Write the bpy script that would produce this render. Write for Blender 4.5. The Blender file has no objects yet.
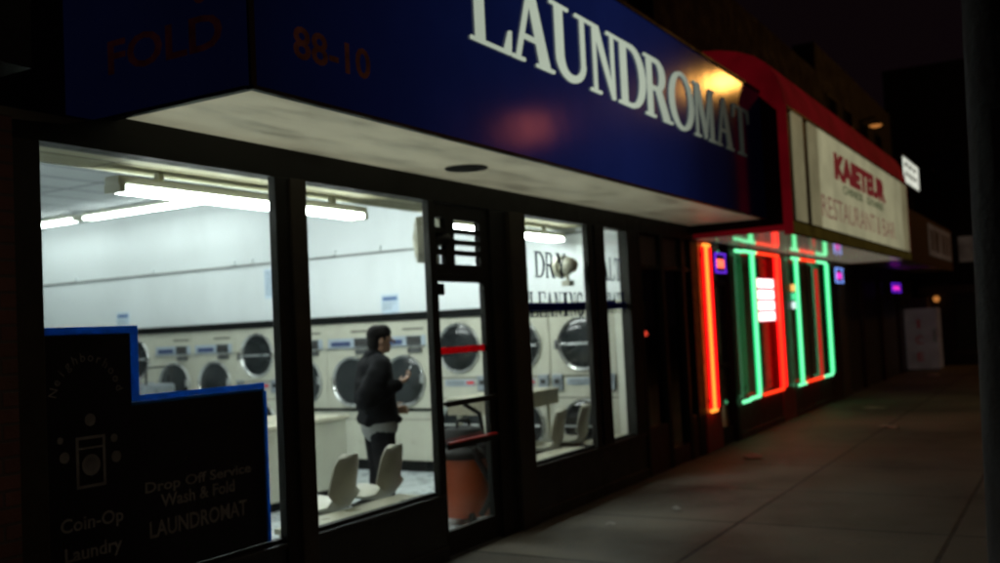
import bpy, bmesh, math, random
from mathutils import Vector, Matrix
random.seed(7)
sc = bpy.context.scene
col = sc.collection
PI = math.pi
XW = 9.45          # plane of the machine fronts on the shop's side wall

# ------------------------------------------------------------------ materials
def nt_mat(name):
    m = bpy.data.materials.new(name); m.use_nodes = True
    nt = m.node_tree; nt.nodes.clear()
    out = nt.nodes.new('ShaderNodeOutputMaterial')
    return m, nt, out

def noise_node(nt, scale, detail=4, rough=.6, coord='Object', stretch=None):
    tc = nt.nodes.new('ShaderNodeTexCoord')
    n = nt.nodes.new('ShaderNodeTexNoise')
    n.inputs['Scale'].default_value = scale; n.inputs['Detail'].default_value = detail
    n.inputs['Roughness'].default_value = rough
    if stretch:
        mp = nt.nodes.new('ShaderNodeMapping'); mp.inputs['Scale'].default_value = stretch
        nt.links.new(tc.outputs[coord], mp.inputs[0]); nt.links.new(mp.outputs[0], n.inputs[0])
    else:
        nt.links.new(tc.outputs[coord], n.inputs[0])
    return n

def ramp(nt, src, stops):
    r = nt.nodes.new('ShaderNodeValToRGB')
    els = r.color_ramp.elements
    while len(els) < len(stops): els.new(.5)
    for e, (p, c) in zip(els, stops):
        e.position = p; e.color = (*c, 1) if len(c) == 3 else c
    nt.links.new(src, r.inputs[0])
    return r

def P(name, color, rough=.5, metal=0., var=.18, scale=6., bump=0., bscale=40., spec=.5, stretch=None, rvar=.12, coat=0.):
    """principled with mottled base colour and roughness"""
    m, nt, out = nt_mat(name)
    b = nt.nodes.new('ShaderNodeBsdfPrincipled')
    n = noise_node(nt, scale, stretch=stretch)
    c = Vector(color)
    r = ramp(nt, n.outputs[0], [(.3, tuple(c*(1-var))), (.7, tuple(c*(1+var)))])
    nt.links.new(r.outputs[0], b.inputs['Base Color'])
    rr = nt.nodes.new('ShaderNodeMapRange')
    rr.inputs['From Min'].default_value = .3; rr.inputs['From Max'].default_value = .7
    rr.inputs['To Min'].default_value = max(.02, rough-rvar); rr.inputs['To Max'].default_value = min(1, rough+rvar)
    nt.links.new(n.outputs[0], rr.inputs[0]); nt.links.new(rr.outputs[0], b.inputs['Roughness'])
    b.inputs['Metallic'].default_value = metal
    b.inputs['Specular IOR Level'].default_value = spec
    b.inputs['Coat Weight'].default_value = coat
    if bump:
        n2 = noise_node(nt, bscale, 5)
        bp = nt.nodes.new('ShaderNodeBump'); bp.inputs['Strength'].default_value = bump; bp.inputs['Distance'].default_value = .01
        nt.links.new(n2.outputs[0], bp.inputs['Height']); nt.links.new(bp.outputs[0], b.inputs['Normal'])
    nt.links.new(b.outputs[0], out.inputs[0])
    return m

def EM(name, color, strength, var=0., scale=3., base=None, rough=.4):
    """glowing surface; with base the glow is laid over a plain colour"""
    m, nt, out = nt_mat(name)
    b = nt.nodes.new('ShaderNodeBsdfPrincipled')
    b.inputs['Base Color'].default_value = (*(base or (.05, .05, .05)), 1)
    b.inputs['Roughness'].default_value = rough
    b.inputs['Emission Color'].default_value = (*color, 1)
    b.inputs['Emission Strength'].default_value = strength
    if var:
        n = noise_node(nt, scale, 3)
        rr = nt.nodes.new('ShaderNodeMapRange')
        rr.inputs['From Min'].default_value = .3; rr.inputs['From Max'].default_value = .7
        rr.inputs['To Min'].default_value = strength*(1-var); rr.inputs['To Max'].default_value = strength*(1+var)
        nt.links.new(n.outputs[0], rr.inputs[0]); nt.links.new(rr.outputs[0], b.inputs['Emission Strength'])
    nt.links.new(b.outputs[0], out.inputs[0])
    return m

def GLOW_FACE(name, color, base, stops, x0, x1, rough=.22, zfall=None, var=.1):
    """glowing face, stops along world X: back-lit signs, and soffits with painted-in light"""
    m, nt, out = nt_mat(name)
    b = nt.nodes.new('ShaderNodeBsdfPrincipled')
    b.inputs['Base Color'].default_value = (*base, 1); b.inputs['Roughness'].default_value = rough
    b.inputs['Emission Color'].default_value = (*color, 1)
    g = nt.nodes.new('ShaderNodeNewGeometry')
    s = nt.nodes.new('ShaderNodeSeparateXYZ'); nt.links.new(g.outputs['Position'], s.inputs[0])
    mr = nt.nodes.new('ShaderNodeMapRange'); mr.inputs['From Min'].default_value = x0; mr.inputs['From Max'].default_value = x1
    nt.links.new(s.outputs['X'], mr.inputs[0])
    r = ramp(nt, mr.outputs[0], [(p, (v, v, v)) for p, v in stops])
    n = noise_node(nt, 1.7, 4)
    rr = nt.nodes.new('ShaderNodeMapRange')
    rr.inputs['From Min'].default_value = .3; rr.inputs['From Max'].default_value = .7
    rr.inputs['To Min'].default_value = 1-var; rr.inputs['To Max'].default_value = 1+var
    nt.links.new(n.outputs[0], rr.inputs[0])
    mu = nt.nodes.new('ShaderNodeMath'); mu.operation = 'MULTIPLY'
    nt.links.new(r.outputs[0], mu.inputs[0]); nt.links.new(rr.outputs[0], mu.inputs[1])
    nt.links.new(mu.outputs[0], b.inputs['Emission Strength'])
    n2 = noise_node(nt, 1.2, 2)
    bp = nt.nodes.new('ShaderNodeBump'); bp.inputs['Strength'].default_value = .12; bp.inputs['Distance'].default_value = .02
    nt.links.new(n2.outputs[0], bp.inputs['Height']); nt.links.new(bp.outputs[0], b.inputs['Normal'])
    nt.links.new(b.outputs[0], out.inputs[0])
    return m

def MATTE(m, sp): [n for n in m.node_tree.nodes if n.type == 'BSDF_PRINCIPLED'][0].inputs['Specular IOR Level'].default_value = sp
def STAINED(m, stretch=(.5, 3, 1), scale=1.6, lo=.62):
    """multiply a glowing face by blotchy water stains"""
    nt = m.node_tree; b = [n for n in nt.nodes if n.type == 'BSDF_PRINCIPLED'][0]
    l = b.inputs['Emission Strength'].links[0]; src = l.from_socket
    n = noise_node(nt, scale, 7, .62, stretch=stretch)
    r = ramp(nt, n.outputs[0], [(.36, (lo,)*3), (.52, (1, 1, 1)), (.72, (1.12,)*3)])
    mu = nt.nodes.new('ShaderNodeMath'); mu.operation = 'MULTIPLY'
    nt.links.new(src, mu.inputs[0]); nt.links.new(r.outputs[0], mu.inputs[1]); nt.links.new(mu.outputs[0], b.inputs['Emission Strength'])

def GLASS(name, tint=(.93, .95, .94), refl=1., dirt=.05):
    m, nt, out = nt_mat(name)
    t = nt.nodes.new('ShaderNodeBsdfTransparent'); t.inputs[0].default_value = (*tint, 1)
    g = nt.nodes.new('ShaderNodeBsdfGlossy'); g.inputs['Roughness'].default_value = .015
    lw = nt.nodes.new('ShaderNodeLayerWeight'); lw.inputs['Blend'].default_value = .5
    p = nt.nodes.new('ShaderNodeMath'); p.operation = 'POWER'; p.inputs[1].default_value = 5
    nt.links.new(lw.outputs['Facing'], p.inputs[0])
    ma = nt.nodes.new('ShaderNodeMath'); ma.operation = 'MULTIPLY_ADD'; ma.inputs[1].default_value = .9*refl; ma.inputs[2].default_value = .07*refl
    nt.links.new(p.outputs[0], ma.inputs[0])
    mx = nt.nodes.new('ShaderNodeMixShader')
    nt.links.new(ma.outputs[0], mx.inputs[0]); nt.links.new(t.outputs[0], mx.inputs[1]); nt.links.new(g.outputs[0], mx.inputs[2])
    d = nt.nodes.new('ShaderNodeBsdfDiffuse'); d.inputs[0].default_value = (.35, .35, .33, 1)
    n = noise_node(nt, 2.2, 6, stretch=(1, 1, .35))
    rr = nt.nodes.new('ShaderNodeMapRange'); rr.inputs['From Min'].default_value = .45; rr.inputs['From Max'].default_value = .8
    rr.inputs['To Min'].default_value = 0; rr.inputs['To Max'].default_value = dirt
    nt.links.new(n.outputs[0], rr.inputs[0])
    mx2 = nt.nodes.new('ShaderNodeMixShader')
    nt.links.new(rr.outputs[0], mx2.inputs[0]); nt.links.new(mx.outputs[0], mx2.inputs[1]); nt.links.new(d.outputs[0], mx2.inputs[2])
    nt.links.new(mx2.outputs[0], out.inputs[0])
    return m

def GRID(name, c1, c2, sx, sy, mortar, rough=.5, bump=.3, offset=0., rot=None, var=.25, nscale=3., spec=.5, stain=None):
    m, nt, out = nt_mat(name)
    b = nt.nodes.new('ShaderNodeBsdfPrincipled')
    tc = nt.nodes.new('ShaderNodeTexCoord'); mp = nt.nodes.new('ShaderNodeMapping')
    if rot: mp.inputs['Rotation'].default_value = rot
    nt.links.new(tc.outputs['Object'], mp.inputs[0])
    br = nt.nodes.new('ShaderNodeTexBrick')
    br.inputs['Scale'].default_value = 1; br.inputs['Brick Width'].default_value = sx; br.inputs['Row Height'].default_value = sy
    br.inputs['Mortar Size'].default_value = mortar; br.inputs['Mortar Smooth'].default_value = .3; br.offset = offset
    c = Vector(c1)
    br.inputs['Color1'].default_value = (*(c*.88), 1); br.inputs['Color2'].default_value = (*(c*1.1), 1); br.inputs['Mortar'].default_value = (*c2, 1)
    nt.links.new(mp.outputs[0], br.inputs[0])
    n = noise_node(nt, nscale, 8, .65)
    r = ramp(nt, n.outputs[0], [(.3, (1-var,)*3), (.7, (1+var,)*3)])
    mu = nt.nodes.new('ShaderNodeMixRGB'); mu.blend_type = 'MULTIPLY'; mu.inputs[0].default_value = 1
    nt.links.new(br.outputs[0], mu.inputs[1]); nt.links.new(r.outputs[0], mu.inputs[2])
    last = mu
    if stain:
        n3 = noise_node(nt, stain, 3, .5)
        r3 = ramp(nt, n3.outputs[0], [(.38, (.55, .55, .55)), (.55, (1, 1, 1)), (.75, (1.25, 1.22, 1.15))])
        m2 = nt.nodes.new('ShaderNodeMixRGB'); m2.blend_type = 'MULTIPLY'; m2.inputs[0].default_value = 1
        nt.links.new(mu.outputs[0], m2.inputs[1]); nt.links.new(r3.outputs[0], m2.inputs[2]); last = m2
        # flecks of chewing gum and grit
        n4 = noise_node(nt, 26, 2, .5)
        r4 = ramp(nt, n4.outputs[0], [(.28, (.45, .45, .45)), (.34, (1, 1, 1)), (.7, (1, 1, 1)), (.76, (1.6, 1.55, 1.45))])
        m3 = nt.nodes.new('ShaderNodeMixRGB'); m3.blend_type = 'MULTIPLY'; m3.inputs[0].default_value = 1
        nt.links.new(m2.outputs[0], m3.inputs[1]); nt.links.new(r4.outputs[0], m3.inputs[2]); last = m3
    nt.links.new(last.outputs[0], b.inputs['Base Color'])
    rr = nt.nodes.new('ShaderNodeMapRange'); rr.inputs['From Min'].default_value = .3; rr.inputs['From Max'].default_value = .7
    rr.inputs['To Min'].default_value = max(.05, rough-.15); rr.inputs['To Max'].default_value = min(1, rough+.15)
    nt.links.new(n.outputs[0], rr.inputs[0]); nt.links.new(rr.outputs[0], b.inputs['Roughness'])
    b.inputs['Specular IOR Level'].default_value = spec
    ad = nt.nodes.new('ShaderNodeMath'); ad.operation = 'MULTIPLY_ADD'; ad.inputs[1].default_value = -1.2
    nt.links.new(br.outputs['Fac'], ad.inputs[0])
    n5 = noise_node(nt, 60, 6, .7); nt.links.new(n5.outputs[0], ad.inputs[2])
    bp = nt.nodes.new('ShaderNodeBump'); bp.inputs['Strength'].default_value = bump; bp.inputs['Distance'].default_value = .006
    nt.links.new(ad.outputs[0], bp.inputs['Height']); nt.links.new(bp.outputs[0], b.inputs['Normal'])
    nt.links.new(b.outputs[0], out.inputs[0])
    return m

M = {}
M['sidewalk'] = GRID('sidewalk', (.138, .120, .096), (.036, .032, .029), 1.55, 1.55, .020, .62, .5, var=.3, nscale=5, spec=.35, stain=.55)
M['kerb'] = P('kerb', (.12, .12, .11), .8, bump=.3)
M['road'] = P('road', (.035, .035, .036), .7, var=.3, scale=30, bump=.5, bscale=120)
M['terrain'] = P('terrain', (.03, .03, .03), .9)
M['black_metal'] = P('black_metal', (.016, .0145, .012), .6, var=.3, scale=9, bump=.05, spec=.2)
M['brown_metal'] = P('brown_metal', (.05, .04, .03), .6, var=.25, scale=8, bump=.05, spec=.25)
M['alu'] = P('alu', (.16, .16, .15), .35, .8, scale=12)
M['black_panel'] = P('black_panel', (.012, .012, .012), .5, var=.4, scale=5, bump=.08, bscale=15)
M['soffit'] = GRID('soffit', (.62, .6, .5), (.4, .38, .3), 2.4, 1.2, .004, .55, .1, var=.13, nscale=1.6)
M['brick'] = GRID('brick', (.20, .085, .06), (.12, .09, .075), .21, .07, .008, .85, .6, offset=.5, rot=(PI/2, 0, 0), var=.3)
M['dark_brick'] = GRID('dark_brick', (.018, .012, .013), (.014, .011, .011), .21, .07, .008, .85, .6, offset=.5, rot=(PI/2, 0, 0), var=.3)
M['stucco'] = P('stucco', (.06, .05, .045), .9, bump=.5, bscale=80)
M['glass'] = GLASS('glass')
M['neon_glass'] = GLASS('neon_glass', (.85, .85, .85), .22, .03)
M['dark_glass'] = GLASS('dark_glass', (.45, .45, .45), 1.2, .04)
M['wall'] = P('wall', (.80, .84, .85), .6, var=.03, scale=1.3, bump=.06, bscale=30)
M['wall_cream'] = P('wall_cream', (.7, .7, .6), .6, var=.06, scale=2)
M['near_ceiling'] = GRID('near_ceiling', (.30, .275, .16), (.08, .07, .04), 1.22, .61, .010, .7, .2, var=.05)
M['tile_ceiling'] = GRID('tile_ceiling', (.5, .52, .53), (.16, .17, .18), 1.22, .61, .028, .8, .2, var=.05)
M['floor'] = GRID('floor', (.55, .6, .62), (.3, .33, .35), .305, .305, .004, .3, .1, var=.08, nscale=4)
M['tube'] = EM('tube', (.90, 1, .96), 40)
M['tube_far'] = EM('tube_far', (.90, 1, .98), 23)
M['tube_main'] = EM('tube_main', (.92, 1, .99), 124)
M['tube_yellow'] = EM('tube_yellow', (.95, 1, .9), 55)
M['fixture'] = P('fixture', (.7, .69, .56), .4, var=.05)
M['cream'] = P('cream', (.52, .51, .42), .38, var=.06, scale=4, spec=.5)
M['cream2'] = P('cream2', (.50, .49, .40), .38, var=.06, scale=4, spec=.5)
M['chrome'] = P('chrome', (.58, .59, .58), .3, .8, var=.06)
M['door_glass'] = P('door_glass', (.010, .012, .013), .14, var=.3, scale=3, spec=.4)
M['washer_glass'] = P('washer_glass', (.018, .021, .022), .16, var=.3, scale=3, spec=.4)
M['slot'] = P('slot', (.012, .012, .012), .5)
M['strip'] = P('strip', (.005, .006, .006), .7, spec=.1)
M['panel_blue'] = P('panel_blue', (.36, .42, .48), .35, var=.05)
M['label_navy'] = P('label_navy', (.03, .05, .14), .4)
M['keypad'] = P('keypad', (.014, .014, .014), .6, spec=.2)
M['key'] = P('key', (.09, .09, .09), .5)
M['coin_grey'] = P('coin_grey', (.27, .3, .33), .35, .3)
M['red_plastic'] = P('red_plastic', (.55, .02, .02), .4)
M['paper'] = P('paper', (.62, .74, .86), .7, var=.04)
M['ink'] = P('ink', (.12, .2, .38), .7)
M['ink_grey'] = P('ink_grey', (.3, .36, .44), .7)
M['shell'] = P('shell', (.56, .54, .45), .38, var=.06)
M['steel'] = P('steel', (.2, .2, .2), .35, .9)
M['table_top'] = P('table_top', (.55, .52, .4), .35, var=.06)
M['table_edge'] = P('table_edge', (.3, .27, .19), .45)
M['orange_bin'] = P('orange_bin', (.34, .05, .004), .4, var=.08)
M['black_plastic'] = P('black_plastic', (.010, .010, .010), .6, spec=.2)
M['conduit'] = P('conduit', (.22, .23, .22), .5)
M['fan_cream'] = P('fan_cream', (.55, .53, .42), .4)
M['fan_dark'] = P('fan_dark', (.02, .02, .02), .4)
def TRANS(name, color, tr, mixf, scale=9):
    m, nt, out = nt_mat(name)
    d = nt.nodes.new('ShaderNodeBsdfDiffuse'); t = nt.nodes.new('ShaderNodeBsdfTranslucent'); mx = nt.nodes.new('ShaderNodeMixShader')
    n = noise_node(nt, scale, 5); c = Vector(color); c2 = Vector(tr)
    a = ramp(nt, n.outputs[0], [(.3, tuple(c*.8)), (.7, tuple(c*1.2))]); b = ramp(nt, n.outputs[0], [(.3, tuple(c2*.8)), (.7, tuple(c2*1.2))])
    nt.links.new(a.outputs[0], d.inputs[0]); nt.links.new(b.outputs[0], t.inputs[0]); mx.inputs[0].default_value = mixf
    nt.links.new(d.outputs[0], mx.inputs[1]); nt.links.new(t.outputs[0], mx.inputs[2]); nt.links.new(mx.outputs[0], out.inputs[0])
    return m
M['blue_tape'] = TRANS('blue_tape', (.05, .25, .6), (.045, .25, .68), .5)
M['navy'] = TRANS('navy', (.006, .009, .03), (.005, .008, .035), .5)
M['red_tape'] = TRANS('red_tape', (.6, .02, .04), (.8, .025, .06), .55)
M['navy_bar'] = TRANS('navy_bar', (.01, .016, .10), (.014, .02, .13), .55)
M['poster'] = P('poster', (.010, .010, .016), .55, var=.2, spec=.3)
M['poster_ink'] = EM('poster_ink', (.6, .46, .33), .007, .45, 9, base=(.05, .038, .026), rough=.7)  # faint glow put into the ink in place of light falling on it
M['skin'] = P('skin', (.42, .25, .17), .5, var=.08)
M['jacket'] = P('jacket', (.009, .009, .011), .9, var=.3, scale=14, bump=.4, bscale=30, spec=.1)
M['trousers'] = P('trousers', (.008, .008, .010), .9, var=.3, scale=14, spec=.1)
M['shirt'] = P('shirt', (.23, .23, .22), .85, bump=.4, bscale=25)
M['hair'] = P('hair', (.006, .005, .005), .75, bump=.6, bscale=70, spec=.12)
M['shoe'] = P('shoe', (.02, .02, .02), .5)
M['phone'] = P('phone', (.02, .02, .02), .2)
M['red_paint'] = P('red_paint', (.28, .012, .012), .4, var=.2)
M['dark_red'] = P('dark_red', (.05, .008, .008), .5, var=.3)
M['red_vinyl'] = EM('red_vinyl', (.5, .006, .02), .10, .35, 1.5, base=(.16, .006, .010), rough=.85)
M['dark_end'] = P('dark_end', (.035, .008, .010), .8, var=.3, spec=.15)
M['cream_soffit'] = P('cream_soffit', (.6, .55, .46), .3, var=.08, scale=1.5, spec=.9, rvar=.06)
M['soffit_r'] = GLOW_FACE('soffit_r', (.30, .26, .19), (.3, .27, .22), [(0, .16), (.3, .2), (.6, .36), (1, .34)], 11.45, 20.75, rough=.08, var=.15); [n for n in M['soffit_r'].node_tree.nodes if n.type == 'BSDF_PRINCIPLED'][0].inputs['Specular IOR Level'].default_value = 1  # underside brightness painted in as glow; no lamp behind it
M['dark_valance'] = EM('dark_valance', (.28, .2, .03), .06, .4, 3, base=(.05, .04, .01))
M['valance_ink'] = P('valance_ink', (.02, .02, .015), .6)
M['dim_room'] = P('dim_room', (.30, .24, .18), .8, var=.3, scale=1.5)
M['dim_shelf'] = P('dim_shelf', (.05, .045, .04), .6)
M['shutter'] = GRID('shutter', (.05, .045, .045), (.015, .015, .015), 9, .09, .012, .5, .8, rot=(PI/2, 0, 0), var=.2)
M['ice_white'] = EM('ice_white', (.5, .38, .36), .026, .3, 3, base=(.34, .33, .31))  # faint glow painted in, instead of street light reaching the freezer
M['ice_red'] = EM('ice_red', (.5, .05, .06), .03, base=(.3, .03, .03))  # same painted-in glow for the freezer letters
M['dull_brown'] = P('dull_brown', (.10, .065, .055), .7, var=.25)
M['pole'] = P('pole', (.05, .034, .03), .85, var=.4, scale=10, bump=.8, bscale=25, stretch=(6, 6, .6))
M['scrap'] = P('scrap', (.33, .31, .28), .8)
M['pale_sign'] = EM('pale_sign', (.5, .38, .3), .035, .5, 2, base=(.2, .16, .14))
M['white_face'] = EM('white_face', (.82, .86, .74), .8, .25, 6, base=(.6, .6, .55))
M['amber'] = EM('amber', (1, .36, .08), .45)
M['amber_dim'] = EM('amber_dim', (1, .42, .15), .25)

# ------------------------------------------------------------------ mesh builder (world coordinates)
class MB:
    def __init__(s): s.v = []; s.f = []
    def add(s, vs, fs):
        n = len(s.v); s.v += [Vector(v) for v in vs]; s.f += [tuple(i+n for i in f) for f in fs]; return s
    def box(s, a, b, mat=None):
        x0, y0, z0 = a; x1, y1, z1 = b
        vs = [(x0,y0,z0),(x1,y0,z0),(x1,y1,z0),(x0,y1,z0),(x0,y0,z1),(x1,y0,z1),(x1,y1,z1),(x0,y1,z1)]
        if mat: vs = [mat @ Vector(v) for v in vs]
        return s.add(vs, [(0,3,2,1),(4,5,6,7),(0,1,5,4),(1,2,6,5),(2,3,7,6),(3,0,4,7)])
    def tube(s, pts, r, n=10, cap=True):
        pts = [Vector(p) for p in pts]; rs = r if isinstance(r, (list, tuple)) else [r]*len(pts)
        rings = []; up = None
        for i, p in enumerate(pts):
            d = (pts[min(i+1, len(pts)-1)] - pts[max(i-1, 0)]).normalized()
            if up is None: up = Vector((0,0,1)) if abs(d.z) < .9 else Vector((1,0,0))
            a = d.cross(up).normalized(); b = a.cross(d).normalized(); up = b
            rings.append([p + (a*math.cos(2*PI*k/n) + b*math.sin(2*PI*k/n))*rs[i] for k in range(n)])
        vs = [v for R in rings for v in R]; fs = []
        for i in range(len(rings)-1):
            for k in range(n):
                k2 = (k+1) % n; fs.append((i*n+k, i*n+k2, (i+1)*n+k2, (i+1)*n+k))
        if cap: fs += [tuple(range(n-1, -1, -1)), tuple(range((len(rings)-1)*n, len(rings)*n))]
        return s.add(vs, fs)
    def lathe(s, prof, o, axis=(0,0,1), n=32):
        """prof: (radius, height along axis)"""
        ax = Vector(axis).normalized(); t = Vector((0,0,1)) if abs(ax.z) < .9 else Vector((1,0,0))
        a = ax.cross(t).normalized(); b = ax.cross(a).normalized(); o = Vector(o)
        vs = []; fs = []
        for r, h in prof:
            for k in range(n):
                an = 2*PI*k/n; vs.append(o + ax*h + (a*math.cos(an) + b*math.sin(an))*max(r, 1e-4))
        for i in range(len(prof)-1):
            for k in range(n):
                k2 = (k+1) % n; fs.append((i*n+k, i*n+k2, (i+1)*n+k2, (i+1)*n+k))
        fs += [tuple(range(n-1, -1, -1)), tuple(range((len(prof)-1)*n, len(prof)*n))]
        return s.add(vs, fs)
    def prism(s, poly, o, u, v, w, d):
        """polygon (in u,v) extruded from 0 to d along w"""
        o = Vector(o); u = Vector(u); v = Vector(v); w = Vector(w); n = len(poly)
        vs = [o+u*p[0]+v*p[1] for p in poly] + [o+u*p[0]+v*p[1]+w*d for p in poly]
        fs = [tuple(range(n-1, -1, -1)), tuple(range(n, 2*n))] + [(i, (i+1) % n, n+(i+1) % n, n+i) for i in range(n)]
        return s.add(vs, fs)
    def quad(s, a, b, c, d): return s.add([a, b, c, d], [(0,1,2,3)])
    def capsule(s, p0, p1, r0, r1, n=14, flat=None):
        """tapered capsule; r may be (ra, rb) with flat = direction of ra"""
        p0 = Vector(p0); p1 = Vector(p1); d = (p1-p0).normalized()
        t = Vector(flat) if flat else (Vector((0,0,1)) if abs(d.z) < .9 else Vector((1,0,0)))
        a = (t - d*t.dot(d)).normalized(); b = d.cross(a)
        r0 = r0 if isinstance(r0, tuple) else (r0, r0); r1 = r1 if isinstance(r1, tuple) else (r1, r1)
        vs = []; R = 0
        for p, r, sgn in ((p0, r0, -1), (p1, r1, 1)):
            angs = [80, 60, 40, 20, 0] if sgn < 0 else [0, 20, 40, 60, 80]
            for g in angs:
                g = math.radians(g); m = min(r)
                for k in range(n):
                    an = 2*PI*k/n
                    vs.append(p + d*sgn*m*math.sin(g) + (a*r[0]*math.cos(an) + b*r[1]*math.sin(an))*math.cos(g))
                R += 1
        fs = [(i*n+k, i*n+(k+1) % n, (i+1)*n+(k+1) % n, (i+1)*n+k) for i in range(R-1) for k in range(n)]
        fs += [tuple(range(n-1, -1, -1)), tuple(range((R-1)*n, R*n))]
        return s.add(vs, fs)
    def build(s, name, mat, parent=None, bevel=0., smooth=False, local=False, fix=True):
        off = Vector((0,0,0))
        if parent is not None and not local:
            q = parent
            while q is not None: off += q.location; q = q.parent
        me = bpy.data.meshes.new(name)
        me.from_pydata([v-off for v in s.v], [], s.f); me.update()
        if fix:
            bm = bmesh.new(); bm.from_mesh(me); bmesh.ops.recalc_face_normals(bm, faces=bm.faces); bm.to_mesh(me); bm.free()
        me.materials.append(M[mat] if isinstance(mat, str) else mat)
        if smooth:
            for p in me.polygons: p.use_smooth = True
            try: me.set_sharp_from_angle(angle=math.radians(40))
            except Exception: pass
        o = bpy.data.objects.new(name, me); col.objects.link(o)
        if parent is not None: o.parent = parent
        if bevel:
            b = o.modifiers.new('bevel', 'BEVEL'); b.width = bevel; b.segments = 2; b.limit_method = 'ANGLE'; b.angle_limit = math.radians(50)
        return o

def thing(name, label, cat, loc=(0,0,0), rz=0, group=None):
    o = bpy.data.objects.new(name, None); o.empty_display_size = .1; col.objects.link(o)
    o.location = loc; o.rotation_euler = (0,0,rz); o['label'] = label; o['category'] = cat
    if group: o['group'] = group
    return o
def tag(o, label, cat, group=None):
    o['label'] = label; o['category'] = cat
    if group: o['group'] = group
    return o
def struct(o): o['kind'] = 'structure'; return o
def dup(o, parent=None):
    c = o.copy(); col.objects.link(c); c.parent = parent
    for ch in list(o.children): dup(ch, c)
    return c

def text(name, s, size, o, u, v, mat, parent, depth=.004, align='CENTER', bold=.0, width=None, height=None):
    """built-in sans lettering as a mesh; o = base point, u right, v up"""
    cu = bpy.data.curves.new(name, 'FONT'); cu.body = s; cu.size = size; cu.align_x = align; cu.extrude = depth/2; cu.offset = bold; cu.resolution_u = 3
    t = bpy.data.objects.new('t', cu); col.objects.link(t)
    dg = bpy.context.evaluated_depsgraph_get(); me = bpy.data.meshes.new_from_object(t.evaluated_get(dg))
    bpy.data.objects.remove(t); bpy.data.curves.remove(cu)
    me.name = name
    xs = [w.co.x for w in me.vertices]; ys = [w.co.y for w in me.vertices]
    sx = width/(max(xs)-min(xs)) if width else 1; sy = height/(max(ys)-min(ys)) if height else 1
    u = Vector(u); v = Vector(v); w = u.cross(v)
    off = Vector((0,0,0)); q = parent
    while q is not None: off += q.location; q = q.parent
    o = Vector(o)-off
    for k in me.vertices: k.co = o + u*(k.co.x*sx) + v*(k.co.y*sy) + w*(k.co.z+depth/2)
    me.materials.clear(); me.materials.append(M[mat] if isinstance(mat, str) else mat)
    ob = bpy.data.objects.new(name, me); col.objects.link(ob); ob.parent = parent
    return ob

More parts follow.
